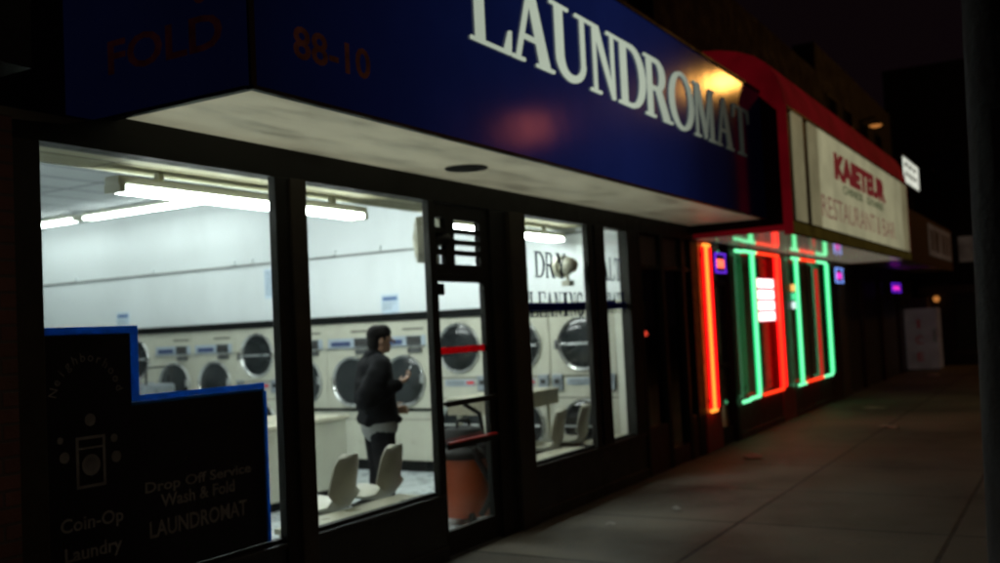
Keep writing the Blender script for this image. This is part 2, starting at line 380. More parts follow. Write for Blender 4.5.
# serif capitals as stroke polygons on a unit-height box: list of polygons, advance width
def arc_strip(cx, cy, rx, ry, tx, ty, a0, a1, n=18):
    """pieces of a ring with modulated thickness (tx at the sides, ty at top/bottom)"""
    out = []
    for i in range(n):
        p = []
        for a in (a0+(a1-a0)*i/n, a0+(a1-a0)*(i+1)/n):
            c, s_ = math.cos(a), math.sin(a)
            p.append(((cx+rx*c, cy+ry*s_), (cx+(rx-tx)*c, cy+(ry-ty)*s_)))
        out.append([p[0][0], p[1][0], p[1][1], p[0][1]])
    return out
def serif(ch):
    T, S, F = .15, .06, .042
    R = lambda a, b, c, d: [(a, b), (c, b), (c, d), (a, d)]
    def stem(x, w=T, top=True, bot=True, l=.09, r=.09, y0=0, y1=1):
        o = [R(x, y0, x+w, y1)]
        if bot: o += [R(x-l, y0, x+w+r, y0+F)]
        if top: o += [R(x-l, y1-F, x+w+r, y1)]
        return o
    L = {}
    if ch == 'L': return stem(.09) + [R(.24, 0, .72, F), [(.60, F), (.72, F), (.74, .30), (.70, .30)]], .78
    if ch == 'A': return [[(.05, 0), (.125, 0), (.44, .93), (.40, 1), (.36, .93)], [(.62, 0), (.85, 0), (.50, 1), (.40, 1), (.36, .93)], R(.2, .30, .72, .30+S), R(-.03, 0, .24, F), R(.52, 0, .94, F)], .93
    if ch == 'U': return [R(.10, .30, .255, 1), R(.68, .30, .755, 1), R(0, 1-F, .39, 1), R(.56, 1-F, .87, 1)] + arc_strip(.4275, .30, .3275, .31, .155, .10, PI, 1.5*PI, 8) + arc_strip(.4275, .30, .3275, .31, .075, .10, 1.5*PI, 2*PI, 8), .88
    if ch == 'N': return [R(.12, 0, .195, 1), R(.70, 0, .775, 1), [(.12, 1), (.29, 1), (.775, 0), (.70, 0)], R(0, 0, .32, F), R(.57, 1-F, .9, 1), R(0, 1-F, .15, 1)], .92
    if ch == 'D': return stem(.09, r=.05) + [R(.24, 0, .40, F+.02), R(.24, .93, .40, 1)] + arc_strip(.38, .5, .42, .5, .155, .075, -PI/2, PI/2, 16), .84
    if ch == 'R': return stem(.09) + [R(.24, .93, .42, 1), R(.24, .46, .42, .53)] + arc_strip(.42, .73, .30, .27, .18, .07, -PI/2, PI/2, 12) + [[(.38, .48), (.56, .50), (.86, 0), (.64, 0)], R(.62, 0, .94, F)], .93
    if ch == 'O': return arc_strip(.44, .5, .44, .52, .155, .065, 0, 2*PI, 32), .9
    if ch == 'M': return [R(.10, 0, .17, 1), R(.83, 0, .98, 1), [(.10, 1), (.32, 1), (.62, .05), (.52, 0)], [(.52, 0), (.59, .05), (.90, 1), (.82, 1)], R(0, 0, .28, F), R(.72, 0, 1.11, F), R(0, 1-F, .2, 1), R(.9, 1-F, 1.11, 1)], 1.12
    if ch == 'T': return [R(.34, 0, .49, 1), R(.2, 0, .63, F), R(.0, 1-F-.01, .83, 1), [(0, 1), (.0, .72), (.035, .72), (.11, .95)], [(.83, 1), (.83, .72), (.795, .72), (.72, .95)]], .84
    if ch == 'C': return arc_strip(.44, .5, .44, .52, .155, .065, .28*PI, 1.72*PI, 24) + [R(.68, .68, .73, .98), R(.68, .02, .73, .3)], .82
    if ch == 'E': return stem(.09) + [R(.24, 0, .72, F), R(.24, 1-F, .70, 1), R(.24, .48, .52, .54), R(.66, .03, .72, .3), R(.64, .72, .70, .97), R(.5, .38, .54, .64)], .78
    if ch == 'I': return stem(.09), .38
    if ch == 'G': return arc_strip(.44, .5, .44, .52, .155, .065, .28*PI, 1.80*PI, 24) + [R(.66, .05, .85, .42), R(.56, .40, .92, .45), R(.68, .68, .73, .98)], .94
    if ch == 'Y': return [R(.34, 0, .53, .5), R(.22, 0, .65, F), [(.04, 1), (.26, 1), (.53, .44), (.34, .46)], [(.72, 1), (.80, 1), (.52, .44), (.44, .5)], R(-.03, 1-F, .34, 1), R(.62, 1-F, .9, 1)], .88
    return [], .4
def serif_glyph(name, ch, x0, x1, z0, z1, y, mat, parent, depth=.03):
    """one serif capital facing the street, filling x0..x1, z0..z1 on the plane y"""
    polys, adv = serif(ch)
    xs = [p[0] for q in polys for p in q]; a, b = min(xs), max(xs)
    m = MB()
    for i, q in enumerate(polys):
        pts = [(x0+(p[0]-a)/(b-a)*(x1-x0), z0+p[1]*(z1-z0)) for p in q]
        m.prism(pts, (0, y, 0), (1,0,0), (0,0,1), (0,-1,0), depth+.0003*(i % 7)+.00011*i)
    return m.build(name, mat, parent)

# ------------------------------------------------------------------ camera
cam = bpy.data.cameras.new('camera'); co = bpy.data.objects.new('camera', cam); col.objects.link(co); sc.camera = co
Fp = 985.
Xc = Vector((580., -18.5, -Fp)).normalized(); Zc = Xc.cross(Vector((1, .0478, 0))).normalized()
if Zc.y < 0: Zc = -Zc
Yc = Zc.cross(Xc)
Rm = Matrix((Xc, Yc, Zc))          # rows: the world axes seen in the camera
co.matrix_world = Matrix.Translation((0, -4, 1.64)) @ Rm.to_4x4()
cam.sensor_width = 36; cam.lens = 36*Fp/1000; cam.clip_end = 900; cam.clip_start = .05
cam.dof.use_dof = True; cam.dof.focus_distance = 3.4; cam.dof.aperture_fstop = 2.0

# ------------------------------------------------------------------ ground
struct(MB().quad((-300,-300,-.16),(300,-300,-.16),(300,300,-.16),(-300,300,-.16)).build('terrain', 'terrain'))
struct(MB().box((-40,-5.0,-.15),(120,.6,0)).build('sidewalk', 'sidewalk'))
struct(MB().box((-40,-5.16,-.15),(120,-5.003,.004)).build('kerb', 'kerb', bevel=.015))
struct(MB().quad((-60,-16,-.15),(160,-16,-.15),(160,-5.16,-.15),(-60,-5.16,-.15)).build('road', 'road'))

# ------------------------------------------------------------------ laundromat shell (interior = setting)
def wallbox(name, a, b, m): return struct(MB().box(a, b).build(name, m))
wallbox('floor', (1.2,.12,-.05), (9.75,11,.012), 'floor')
wallbox('wall', (9.50,.10,1.86), (9.66,11,3.55), 'wall')          # above the machines
wallbox('wall', (9.445,.10,.0), (9.66,.178,1.859), 'wall_cream')
wallbox('wall', (10.2,.16,.0), (10.3,11,1.86), 'wall_cream')
wallbox('wall', (1.0,.12,0), (1.2,11,3.55), 'wall')
wallbox('wall', (1.0,11,0), (9.66,11.1,3.55), 'wall')
wallbox('ceiling', (1.0,.86,3.5), (9.66,11,3.6), 'tile_ceiling')
wallbox('ceiling', (1.2,.10,2.67), (9.499,.84,2.74), 'near_ceiling')
wallbox('wall', (1.2,.84,2.665), (9.499,.86,3.5), 'wall_cream')

shop = thing('laundromat', 'dark framed laundromat shopfront with large lit windows under a blue sign', 'shop', (6,0,0))
# header: lower at its left end, below the end of the sign box
MB().prism([(2.60,2.585),(11.42,2.585),(11.42,2.758),(3.2,2.758),(3.17,2.755),(2.9,2.68),(2.60,2.66)], (0,0,0), (1,0,0), (0,0,1), (0,1,0), .12).build('header', 'black_metal', shop)
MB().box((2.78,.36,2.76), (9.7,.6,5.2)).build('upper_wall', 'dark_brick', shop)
MB().box((2.9,.1205,2.70), (11.4,.36,2.757)).build('ledge', 'black_panel', shop)
# vertical members
for (x0, x1, y0, y1, mt) in ((4.265,4.375,-.015,.046,'black_metal'), (4.377,4.515,-.03,.046,'brown_metal'), (5.83,5.90,-.012,.046,'black_metal'),
                     (6.70,6.95,0,.1,'black_metal'), (6.953,7.215,-.04,.12,'brown_metal'), (8.475,8.57,-.012,.046,'black_metal'),
                     (8.572,8.64,.01,.055,'alu'), (8.642,8.865,-.012,.046,'black_metal'), (9.44,9.70,-.012,.1,'black_metal')):
    MB().box((x0,y0,.0 if x0 in (6.70,6.953,4.377,4.265) else .4695), (x1,y1,2.584)).build('mullion', mt, shop, bevel=.006)
MB().box((2.60,-.01,0),(2.765,.1,2.584)).build('mullion', 'brown_metal', shop, bevel=.006)
# panels below the windows
for (x0, x1) in ((2.766,4.264), (4.522,5.90), (7.217,8.57), (8.573,9.70)):
    m = MB().box((x0,.0,0),(x1,.1,.468)); m.box((x0,-.02,.0),(x1,-.001,.10)); m.box((x0,-.012,.435),(x1,-.001,.468))
    m.build('base_panel', 'black_panel', shop, bevel=.005)
for (x0, x1) in ((2.766,4.244), (4.522,5.80), (7.217,8.455), (8.88,9.44)):
    MB().box((x0,.105,.44),(x1,.34,.475)).build('window_ledge', 'table_top', shop, bevel=.004)
    MB().box((x0,.112,.0),(x1,.30,.438)).build('ledge_base', 'cream2', shop)
for (x0, x1) in ((2.766,4.264), (4.516,5.829), (7.216,8.474), (8.866,9.44)):
    MB().box((x0,.0445,.47),(x1,.0455,2.584)).build('window_pane', 'glass', shop)
    MB().box((x0,.02,.47),(x1,.07,.492)).build('window_frame', 'black_metal', shop)

# the door with its stickers
door = thing('shop_door', 'black framed glass shop door crossed by red stripes beside the vacuum cleaner', 'door', (5.9,0,0))
m = MB(); m.box((5.905,.02,.012),(5.965,.07,2.05)); m.box((6.605,.02,.012),(6.695,.07,2.05)); m.box((5.966,.02,.012),(6.604,.07,.185)); m.box((5.966,.02,2.0),(6.604,.07,2.05))
m.build('door_frame', 'black_metal', door, bevel=.004)
MB().box((5.966,.0445,.186),(6.604,.0455,1.999)).build('door_glass', 'glass', door)
MB().box((5.94,-.035,1.085),(6.63,-.005,1.125)).tube([(5.96,0,1.105),(5.96,.03,1.105)],.012).tube([(6.61,0,1.105),(6.61,.03,1.105)],.012).build('push_bar', 'black_metal', door, bevel=.006)
MB().box((5.97,.041,1.465),(6.63,.0435,1.515)).build('tape_stripe', 'red_tape', door)
b = MB().box((5.94,-.035,.775),(6.63,-.005,.815)).build('push_bar', 'black_metal', door, bevel=.006)
MB().box((5.945,-.03,.8152),(6.625,-.008,.829)).build('tape_stripe', 'red_plastic', b)
MB().box((5.975,.03,1.90),(6.06,.043,1.985)).build('door_closer', 'black_plastic', door, bevel=.005)
# vented transom above the door
tr = thing('transom_grille', 'black slotted transom panel above the shop door', 'transom', (6.3,0,2.06))
m = MB()
m.box((5.905,.02,2.052),(6.695,.07,2.13)); m.box((5.905,.02,2.475),(6.695,.07,2.583)); m.box((5.905,.02,2.1301),(5.955,.07,2.4749))
m.box((6.57,.02,2.1301),(6.695,.07,2.4749)); m.box((6.09,.02,2.1301),(6.205,.07,2.4749))
for z in (2.205, 2.285, 2.37): m.box((6.2051,.025,z),(6.5699,.065,z+.035))
for z, x in ((2.20,6.0),(2.275,6.02),(2.36,5.99)): m.box((5.9551,.025,z),(6.0899,.065,z+.04))
m.build('grille', 'black_metal', tr)
MB().box((5.955,.0751,2.13),(6.57,.0761,2.475)).build('pane', 'glass', tr)

# dark poster filling the lower left window, edged in blue tape
po = thing('window_poster', 'dark stepped poster edged in blue tape in the first laundromat window', 'poster', (2.77,.03,.48))
m = MB().prism([(2.766,.494),(4.165,.494),(4.165,1.36),(3.26,1.36),(3.26,1.705),(2.766,1.705)], (0,.040,0), (1,0,0), (0,0,1), (0,-1,0), .002).build('sheet', 'poster', po)
def tape(a, b):
    MB().box((a[0],.0365,a[1]),(b[0],.0375,b[1])).build('tape', 'blue_tape', po)
tape((2.766,1.698),(3.305,1.737)); tape((3.255,1.362),(3.305,1.6975)); tape((3.2551,1.345),(4.17,1.3615)); tape((3.3055,1.362),(4.17,1.392)); tape((4.150,.494),(4.185,1.3445))
UX, UZ = (1,0,0), (0,0,1)
def ptext(s, cx, z, w, h): text('lettering', s, .1, (cx,.0378,z), UX, UZ, 'poster_ink', po, .001, width=w, height=h, bold=.002)
ptext('Drop Off Service', 3.68, .905, .72, .07); ptext('Wash & Fold', 3.67, .82, .5, .065); ptext('LAUNDROMAT', 3.67, .68, .66, .085)
ptext('Coin-Op', 3.02, .80, .34, .085); ptext('Laundry', 3.02, .665, .31, .085)
s = 'Neighborhood'
for i, ch in enumerate(s):
    a = math.radians(165-150*i/(len(s)-1)); r = .165
    ca, sa = math.cos(a), math.sin(a)
    text('lettering', ch, .062, (3.01+r*ca,.0378,1.385+r*1.15*sa), (sa,0,-ca), (ca,0,sa), 'poster_ink', po, .001)
m = MB()   # a plain washer with soap bubbles
for x0, z0, x1, z1 in ((2.94,.985,3.10,1.0),(2.94,1.0005,2.955,1.21),(3.085,1.0005,3.10,1.21),(2.94,1.2105,3.10,1.225),(2.955,1.165,3.085,1.175)): m.box((x0,.0368,z0),(x1,.0378,z1))
m.lathe([(.05,0),(.05,.001),(.035,.0011),(.035,.0)], (3.02,.0378,1.09), (0,-1,0), 20)
for x, z, r in ((2.88,1.14,.026),(2.86,1.22,.016),(3.15,1.2,.02),(3.16,1.11,.028),(3.02,1.30,.03)):
    m.lathe([(r,0),(r,.001)], (x,.0378,z), (0,-1,0), 16)
m.build('washer_picture', 'poster_ink', po)

# lettering on the right-hand windows
wl = thing('window_lettering', 'dark navy serif DRY CLEANING lettering with a blue bar on the right windows', 'lettering', (7.2,.04,1.7))
def wlt(word, xs, z0, z1):
    for ch, (a, b2) in zip(word, xs): serif_glyph('letter', ch, a, b2, z0, z1, .0435, 'navy', wl, .002)
wlt('DRY', [(7.49,7.68),(7.69,7.88),(7.90,8.10)], 2.06, 2.29)
wlt('CLEANING', [(7.225+.152*i, 7.225+.152*i+.138) for i in range(8)], 1.715, 1.935)
wlt('ALT', [(8.885,9.05),(9.06,9.19),(9.20,9.36)], 2.06, 2.29)
wlt('ERATI', [(8.885+.11*i, 8.885+.11*i+.098) for i in range(5)], 1.735, 1.94)
for a, b2 in ((7.217,8.454),(8.872,9.439)):
    MB().box((a,.0385,1.775),(b2,.0405,1.84)).build('bar', 'navy_bar', wl)

# ------------------------------------------------------------------ blue sign
M['blue_face'] = GLOW_FACE('blue_face', (.0050, .0105, .066), (.002, .003, .018), [(0, .07), (.12, .18), (.3, .42), (.5, .66), (.62, .5), (.74, .16), (.88, .02), (1, .015)], 3.19, 11.45, rough=.13)
M['blue_side'] = GLOW_FACE('blue_side', (.006, .009, .05), (.002, .003, .014), [(0, .10), (1, .10)], 0, 10)
M['letter_face'] = GLOW_FACE('letter_face', (.52, .60, .48), (.06, .065, .06), [(0, .66), (.22, .82), (.45, .78), (.6, .55), (.7, .26), (.8, .07), (1, .01)], 5.0, 10.96, rough=.6, var=.06)
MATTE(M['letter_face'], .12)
sg = thing('laundromat_sign', 'long blue box sign with white LAUNDROMAT letters above the windows', 'shop sign', (6,-.5,2.76))
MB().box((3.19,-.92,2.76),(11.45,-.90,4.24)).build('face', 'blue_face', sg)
MB().box((3.17,-.92,2.76),(3.189,.36,4.24)).build('side_panel', 'blue_side', sg)
MB().box((3.19,-.8995,4.2),(11.45,.36,4.24)).build('top_cover', 'black_metal', sg)
m = MB(); m.box((3.165,-.935,2.742),(11.45,-.90,2.7595)); m.box((3.165,-.935,4.2405),(11.45,-.88,4.27)); m.box((3.155,-.935,2.76),(3.188,-.9205,4.24)); m.box((3.155,-.8995,2.742),(3.19,.36,2.7595))
m.build('trim', 'black_panel', sg)
M['soffit_painted_glow'] = GLOW_FACE('soffit_painted_glow', (.365, .36, .245), (.5, .48, .38), [(0, .56), (.25, .52), (.5, .42), (.75, .28), (.92, .13), (1, .08)], 3.19, 11.45, rough=.55, var=.12); STAINED(M['soffit_painted_glow'], (.6, 2.2, 1), 2.1, .58)  # soffit glow painted in, for light spilling from the shop windows
MB().box((3.191,-.8995,2.7605),(11.43,-.001,2.775)).build('soffit', 'soffit_painted_glow', sg)
m = MB(); m.lathe([(.15,-.006),(.15,0),(.125,.0005),(.12,.02),(.02,.025)], (5.75,-.40,2.757), (0,0,1), 28)
m.build('recessed_lamp', 'steel', sg)
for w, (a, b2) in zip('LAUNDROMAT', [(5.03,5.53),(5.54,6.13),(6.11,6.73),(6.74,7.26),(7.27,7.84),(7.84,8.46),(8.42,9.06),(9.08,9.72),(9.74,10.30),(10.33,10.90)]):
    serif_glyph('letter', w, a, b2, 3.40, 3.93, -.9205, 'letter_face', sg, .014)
M['faded_red'] = EM('faded_red', (.12, .03, .018), .07, .6, 9, base=(.02, .006, .006)); M['faded_dark'] = EM('faded_dark', (.3, .06, .08), .013, .5, 9, base=(.01, .003, .004))
text('lettering', '88-10', .2, (3.74,-.9203,2.95), UX, UZ, 'faded_red', sg, .002, width=.58, height=.16, bold=.004)
text('lettering', 'FOLD', .2, (3.1695,-.36,2.97), (0,-1,0), UZ, 'faded_dark', sg, .002, width=.78, height=.17, bold=.004)
MB().lathe([(.05,0),(.045,.002)], (3.1695,-.62,3.24), (-1,0,0), 12).build('dot', 'faded_dark', sg)

# neighbouring brick wall at the left edge
nb = thing('brick_shopfront', 'dark reddish brick wall at the left end of the laundromat', 'building', (0,0,0))
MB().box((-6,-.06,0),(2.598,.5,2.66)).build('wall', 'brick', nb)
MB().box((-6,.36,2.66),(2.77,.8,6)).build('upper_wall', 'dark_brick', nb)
MB().box((-6,-.5,2.75),(2.4,.36,3.3)).build('awning', 'black_panel', nb)

# ------------------------------------------------------------------ lights inside
def strip_light(label, loc, length, axis, tube='tube', group='fluorescent strip lights'):
    t = thing('strip_light', label, 'light', loc, 0, group)
    x, y, z = loc; h = length/2
    if axis == 'x':
        B = lambda a, b: ((x+a[0], y+a[1], z+a[2]), (x+b[0], y+b[1], z+b[2]))
    else:
        B = lambda a, b: ((x+a[1], y+a[0], z+a[2]), (x+b[1], y+b[0], z+b[2]))
    A, Bb = B((-h,-.062,-.05),(h,.062,0)); MB().box(A, Bb).build('housing', 'fixture', t, bevel=.006)
    for e in (-.7, .7):
        A, Bb = B((e*h-.02,-.02,.0005),(e*h+.02,.02,.058 if z < 3 else .029)); MB().box(A, Bb).build('hanger', 'fixture', t)
    for sgn in (-1, 1):
        A, Bb = B((-h+.05,sgn*.05,-.072),(h-.05,sgn*.05,-.072)); MB().tube([A, Bb], .019, 10).build('tube', tube, t, smooth=True)
    for e in (-1, 1):
        A, Bb = B((e*(h-.024)-.022,-.07,-.095),(e*(h-.024)+.022,.07,-.0455)); MB().box(A, Bb).build('lamp_holder', 'fixture', t, bevel=.004)
    return t
strip_light('long strip light over the first two windows of the laundromat', (4.85,.72,2.612), 2.27, 'x')
strip_light('strip light over the door and the lettered window', (8.15,.72,2.612), 2.40, 'x')
strip_light('far strip light high along the white side wall, partly behind the fan', (8.72,6.42,3.47), 2.44, 'y', 'tube_far')
strip_light('farthest strip light at the left edge of the first window', (8.72,9.0,3.47), 2.44, 'y', 'tube_far')
strip_light('strip light on the main ceiling nearer to the street', (7.0,2.6,3.47), 2.44, 'y', 'tube_main')
strip_light('strip light on the main ceiling over the folding counter', (5.0,4.2,3.47), 2.44, 'y', 'tube_main')

# ceiling fan
cf = thing('ceiling_fan', 'small dark bladed ceiling fan near the white side wall', 'fan', (5.25,4.2,3.5))
def cfan(x, y, z):
    MB().tube([(x,y,3.49),(x,y,z+.06)], .013).build('rod', 'fan_cream', cf)
    MB().lathe([(.03,.10),(.09,.06),(.10,0),(.07,-.05),(.02,-.06)], (x,y,z), n=20).build('motor', 'fan_cream', cf, smooth=True)
    for k in range(4):
        a = 2*PI*k/4+.5; R = Matrix.Translation((x,y,z)) @ Matrix.Rotation(a, 4, 'Z') @ Matrix.Rotation(.2, 4, 'X')
        MB().box((.09,-.055,-.004),(.52,.055,.004), R).build('blade', 'fan_dark', cf)
cf.location = (5.35,5.0,3.5); cfan(5.35,5.0,3.10)

# wall conduit and junction boxes
cd = thing('conduit', 'thin grey conduit running along the white side wall', 'pipe', (9.48,5,2.6))
MB().tube([(9.485,.25,2.618),(9.485,10.9,2.618)], .012).build('pipe', 'conduit', cd)
for y in (3.2,3.9,5.3,5.62,7.2,8.9):
    MB().box((9.46,y,2.632),(9.499,y+.09,2.70)).build('junction_box', 'wall', cd, bevel=.004)
# paper notices on the wall
def notice(label, y, z, w, h, n, head=True):
    t = thing('paper_notice', label, 'notice', (9.49,y,z), 0, 'paper notices on the white wall')
    MB().box((9.494,y-w/2,z-h/2),(9.4985,y+w/2,z+h/2)).build('sheet', 'paper', t)
    random.seed(int(y*100))
    zz = z+h/2-.03
    if head: MB().box((9.4925,y-w*.42,zz-.05),(9.4938,y+w*.42,zz)).build('heading', 'ink', t); zz -= .075
    m = MB()
    while zz > z-h/2+.03:
        l = w*random.uniform(.5,.86); m.box((9.4928,y+w*.43-l,zz-.012),(9.4938,y+w*.43,zz)); zz -= .032
    m.build('text_lines', 'ink_grey', t)
notice('white notice with a blue heading on the wall above the person', 3.11, 1.99, .26, .23, 5)
notice('tall paper notice beside the first mullion', 5.0, 2.35, .24, .38, 8, False)
notice('small notice on the wall above the blue tape corner', 7.9, 2.02, .27, .2, 3)

# ------------------------------------------------------------------ machines (local: front at x=0 facing -x, y along the wall)
def ring(m, y, z, r, x=0., t=.022, d=.035, n=40): m.lathe([(r+t,0),(r+t,d*.6),(r+t*.5,d),(r,d*.75),(r-.012,d*.2)], (x,y,z), (-1,0,0), n)
def round_door(parent, z, r, glass, name='door'):
    m = MB(); ring(m, 0, z, r); d = m.build(name, 'chrome', parent, smooth=True, local=True)
    MB().lathe([(r-.005,.004),(r*.8,.022),(r*.45,.034),(.02,.038)], (0,0,z), (-1,0,0), 40).build('glass', glass, d, smooth=True, local=True)
    return d
def make_dryer():
    t = thing('stack_dryer', 'x', 'dryer')
    m = MB(); m.box((0,-.387,.12),(.6,.387,1.785)); m.build('body', 'cream', t, bevel=.008, local=True)
    MB().box((.03,-.387,.0),(.6,.387,.118)).build('kick_plate', 'strip', t, local=True)
    MB().box((-.004,-.385,.845),(-.0005,.385,.853)).build('seam', 'slot', t, local=True)
    for z in (1.42, .55):
        d = round_door(t, z, .268, 'door_glass')
        MB().box((-.05,-.25,z-.012),(-.041,.25,z+.012)).build('handle_bar', 'chrome', d, bevel=.003, local=True)
        MB().box((-.05,.285,z-.05),(-.002,.315,z+.05)).build('latch', 'steel', d, bevel=.004, local=True)
    p = MB().box((-.012,-.20,.985),(-.0005,.20,1.06)).build('control_panel', 'panel_blue', t, bevel=.003, local=True)
    MB().box((-.016,-.06,1.0),(-.0125,.17,1.045)).build('label', 'coin_grey', p, local=True)
    MB().box((-.016,-.19,1.005),(-.0125,-.09,1.04)).build('price_label', 'red_plastic', p, local=True)
    for s in (-1, 1):
        c = MB().box((-.035,s*.305-.062,.93),(-.0005,s*.305+.062,1.10)).build('coin_box', 'coin_grey', t, bevel=.005, local=True)
        MB().box((-.039,s*.305-.03,1.0),(-.0355,s*.305+.03,1.05)).build('coin_slot', 'slot', c, local=True)
    MB().box((-.006,-.36,1.075),(-.0005,.36,1.085)).build('seam', 'slot', t, local=True)
    return t
def make_washer():
    t = thing('front_load_washer', 'x', 'washer')
    MB().box((0,-.387,.12),(.6,.387,1.785)).build('body', 'cream2', t, bevel=.008, local=True)
    MB().box((-.02,-.389,.0),(.6,.389,.118)).build('kick_plate', 'strip', t, local=True)
    MB().box((-.006,-.30,1.655),(-.0005,.0,1.672)).build('soap_slot', 'slot', t, local=True)
    p = MB().box((-.014,-.33,1.47),(-.0005,.355,1.585)).build('control_panel', 'panel_blue', t, bevel=.004, local=True)
    MB().box((-.018,.0,1.49),(-.0145,.30,1.545)).build('label', 'label_navy', p, local=True)
    k = MB().box((-.02,-.27,1.475),(-.0145,-.06,1.58)).build('keypad', 'keypad', p, bevel=.003, local=True)
    m = MB()
    for i in range(4):
        for j in range(2): m.box((-.023,-.25+.05*i,1.49+.045*j),(-.0205,-.22+.05*i,1.515+.045*j))
    m.build('keys', 'key', k, local=True)
    MB().box((-.02,-.385,1.452),(-.0005,.385,1.464)).build('trim_strip', 'chrome', t, local=True)
    c = MB().box((-.03,-.27,1.385),(-.0005,-.08,1.44)).build('coin_box', 'steel', t, bevel=.004, local=True)
    MB().box((-.034,-.2,1.40),(-.0305,-.14,1.425)).build('coin_slot', 'key', c, local=True)
    d = round_door(t, 1.06, .285, 'washer_glass')
    MB().box((-.055,-.30,1.03),(-.03,-.255,1.13)).build('handle', 'chrome', d, bevel=.006, local=True)
    MB().box((-.012,-.387,.70),(-.0005,.387,.735)).build('ledge', 'strip', t, local=True)
    MB().box((-.004,-.38,.60),(-.0005,.38,.606)).build('seam', 'slot', t, local=True)
    return t
kinds = 'DDDWWWDWWDD'
dl = {0: 'stack dryer nearest the street, behind the lettered window', 1: 'second stack dryer, mostly behind the brown pilaster', 2: 'stack dryer seen through the shop door behind the red stripe',
      6: 'lone stack dryer beside the first mullion, above the poster', 9: 'stack dryer at the corner of the blue tape', 10: 'last stack dryer at the far left of the row'}
wlb = {3: 'washer just right of the person, behind the raised phone', 4: 'washer left of the person with its round door in full view', 5: 'washer half hidden by the first mullion',
       7: 'washer above the poster with only the top of its door showing', 8: 'washer above the poster next to the tape, with a grey cart before it'}
first = {}
for k, ch in enumerate(kinds):
    if ch not in first:
        o = make_dryer() if ch == 'D' else make_washer(); first[ch] = o
    else: o = dup(first[ch])
    o.location = (XW, .57+.78*k, .012)
    o['label'] = dl[k] if ch == 'D' else wlb[k]; o['group'] = 'stack dryers along the side wall' if ch == 'D' else 'front load washers along the side wall'
tag(MB().box((9.425,.17,1.782),(9.4985,10.9,1.872)).build('trim_strip', 'strip'), 'black trim strip along the top of the machines', 'trim')

# folding counter in the middle of the room
fc = thing('folding_counter', 'cream folding counter left of the person', 'counter', (7.0,3.3,0.012))
MB().box((5.6,2.60,.10),(7.98,3.5,.78)).build('base', 'cream2', fc, bevel=.01)
MB().box((5.58,2.575,.781),(8.01,3.53,.82)).build('worktop', 'table_top', fc, bevel=.008)
MB().box((5.63,2.63,.013),(7.95,3.47,.099)).build('plinth', 'strip', fc)
# grey cart standing before a washer
lc = thing('laundry_cart', 'grey laundry cart in front of the washer beside the blue tape', 'cart', (8.7,6.7,.012))
m = MB().prism([(-.24,.35),(.24,.35),(.28,1.12),(-.28,1.12)], (8.55,6.62,0), (0,1,0), (0,0,1), (1,0,0), .5); m.build('basket', 'coin_grey', lc, bevel=.03)
m = MB()
for a in (8.58, 9.02):
    for b2 in (-.2, .2): m.tube([(a,6.62+b2,.1),(a,6.62+b2,.36)], .014)
m.build('frame', 'steel', lc)
for a in (8.58, 9.02):
    for b2 in (-.2, .2): MB().lathe([(.045,-.012),(.045,.012)], (a,6.62+b2,.058), (0,1,0), 14).build('wheel', 'black_plastic', lc)
MB().tube([(8.6,6.37,1.0),(8.6,6.37,1.34),(9.0,6.37,1.34),(9.0,6.37,1.0)], .016).build('handle', 'fan_dark', lc)

# ------------------------------------------------------------------ shell chairs, backs to the window
def make_chair():
    t = thing('shell_chair', 'x', 'chair')
    # profile (y depth into the room, z): back top -> seat front
    prof = [(-.024,.815),(-.018,.795),(-.005,.74),(.01,.66),(.03,.56),(.055,.48),(.095,.435),(.16,.42),(.26,.425),(.36,.44),(.42,.445),(.445,.425)]
    wid = [.075,.135,.180,.200,.215,.22,.225,.225,.225,.22,.205,.19]
    n = 12; m = MB(); vs = []
    for layer in (0, 1):
        for i, ((y, z), w) in enumerate(zip(prof, wid)):
            a = prof[max(i-1,0)]; b2 = prof[min(i+1,len(prof)-1)]
            d = Vector((0, b2[0]-a[0], b2[1]-a[1])).normalized(); nn = Vector((0, -d.z, d.y))
            for j in range(n+1):
                q = -1+2*j/n
                cup = .07*abs(q)**2.2
                p = Vector((w*q, y, z)) + Vector((0, cup*(.9 if i < 5 else .1), cup*(.1 if i < 5 else .7)))
                vs.append(p + nn*(.007*layer))
    R = len(prof); fs = []
    for i in range(R-1):
        for j in range(n):
            a = i*(n+1)+j; b2 = a+n+1; fs += [(a,a+1,b2+1,b2), (a+R*(n+1),b2+R*(n+1),b2+1+R*(n+1),a+1+R*(n+1))]
    def edge(p, q): fs.append((p, q, q+R*(n+1), p+R*(n+1)))
    for j in range(n): edge(j, j+1); edge((R-1)*(n+1)+j, (R-1)*(n+1)+j+1)
    for i in range(R-1): edge(i*(n+1), (i+1)*(n+1)); edge(i*(n+1)+n, (i+1)*(n+1)+n)
    m.add(vs, fs); o = m.build('shell', 'shell', t, smooth=True, local=True)
    for sx in (-1, 1):
        MB().tube([(sx*.19,.02,.0),(sx*.16,.09,.40),(sx*.16,.34,.41),(sx*.19,.43,.0)], .011, 8).build('leg', 'steel', t, local=True)
    MB().box((-.17,.12,.395),(.17,.32,.411)).build('seat_bracket', 'black_plastic', t, local=True)
    return t
ch0 = make_chair()
for i, (x, y, lab) in enumerate(((5.31,.34,'pale shell chair with its back to the second window, left of the pair'), (5.83,.34,'pale shell chair in front of the person, right of the pair'),
                                 (8.50,.34,'pale shell chair half under the table behind the lettered window'), (9.05,.34,'pale shell chair next to the aluminium mullion'))):
    c = ch0 if i == 0 else dup(ch0)
    c.location = (x, y, .012); c.rotation_euler.z = math.radians(14); c['label'] = lab; c['group'] = 'pale shell chairs along the windows'

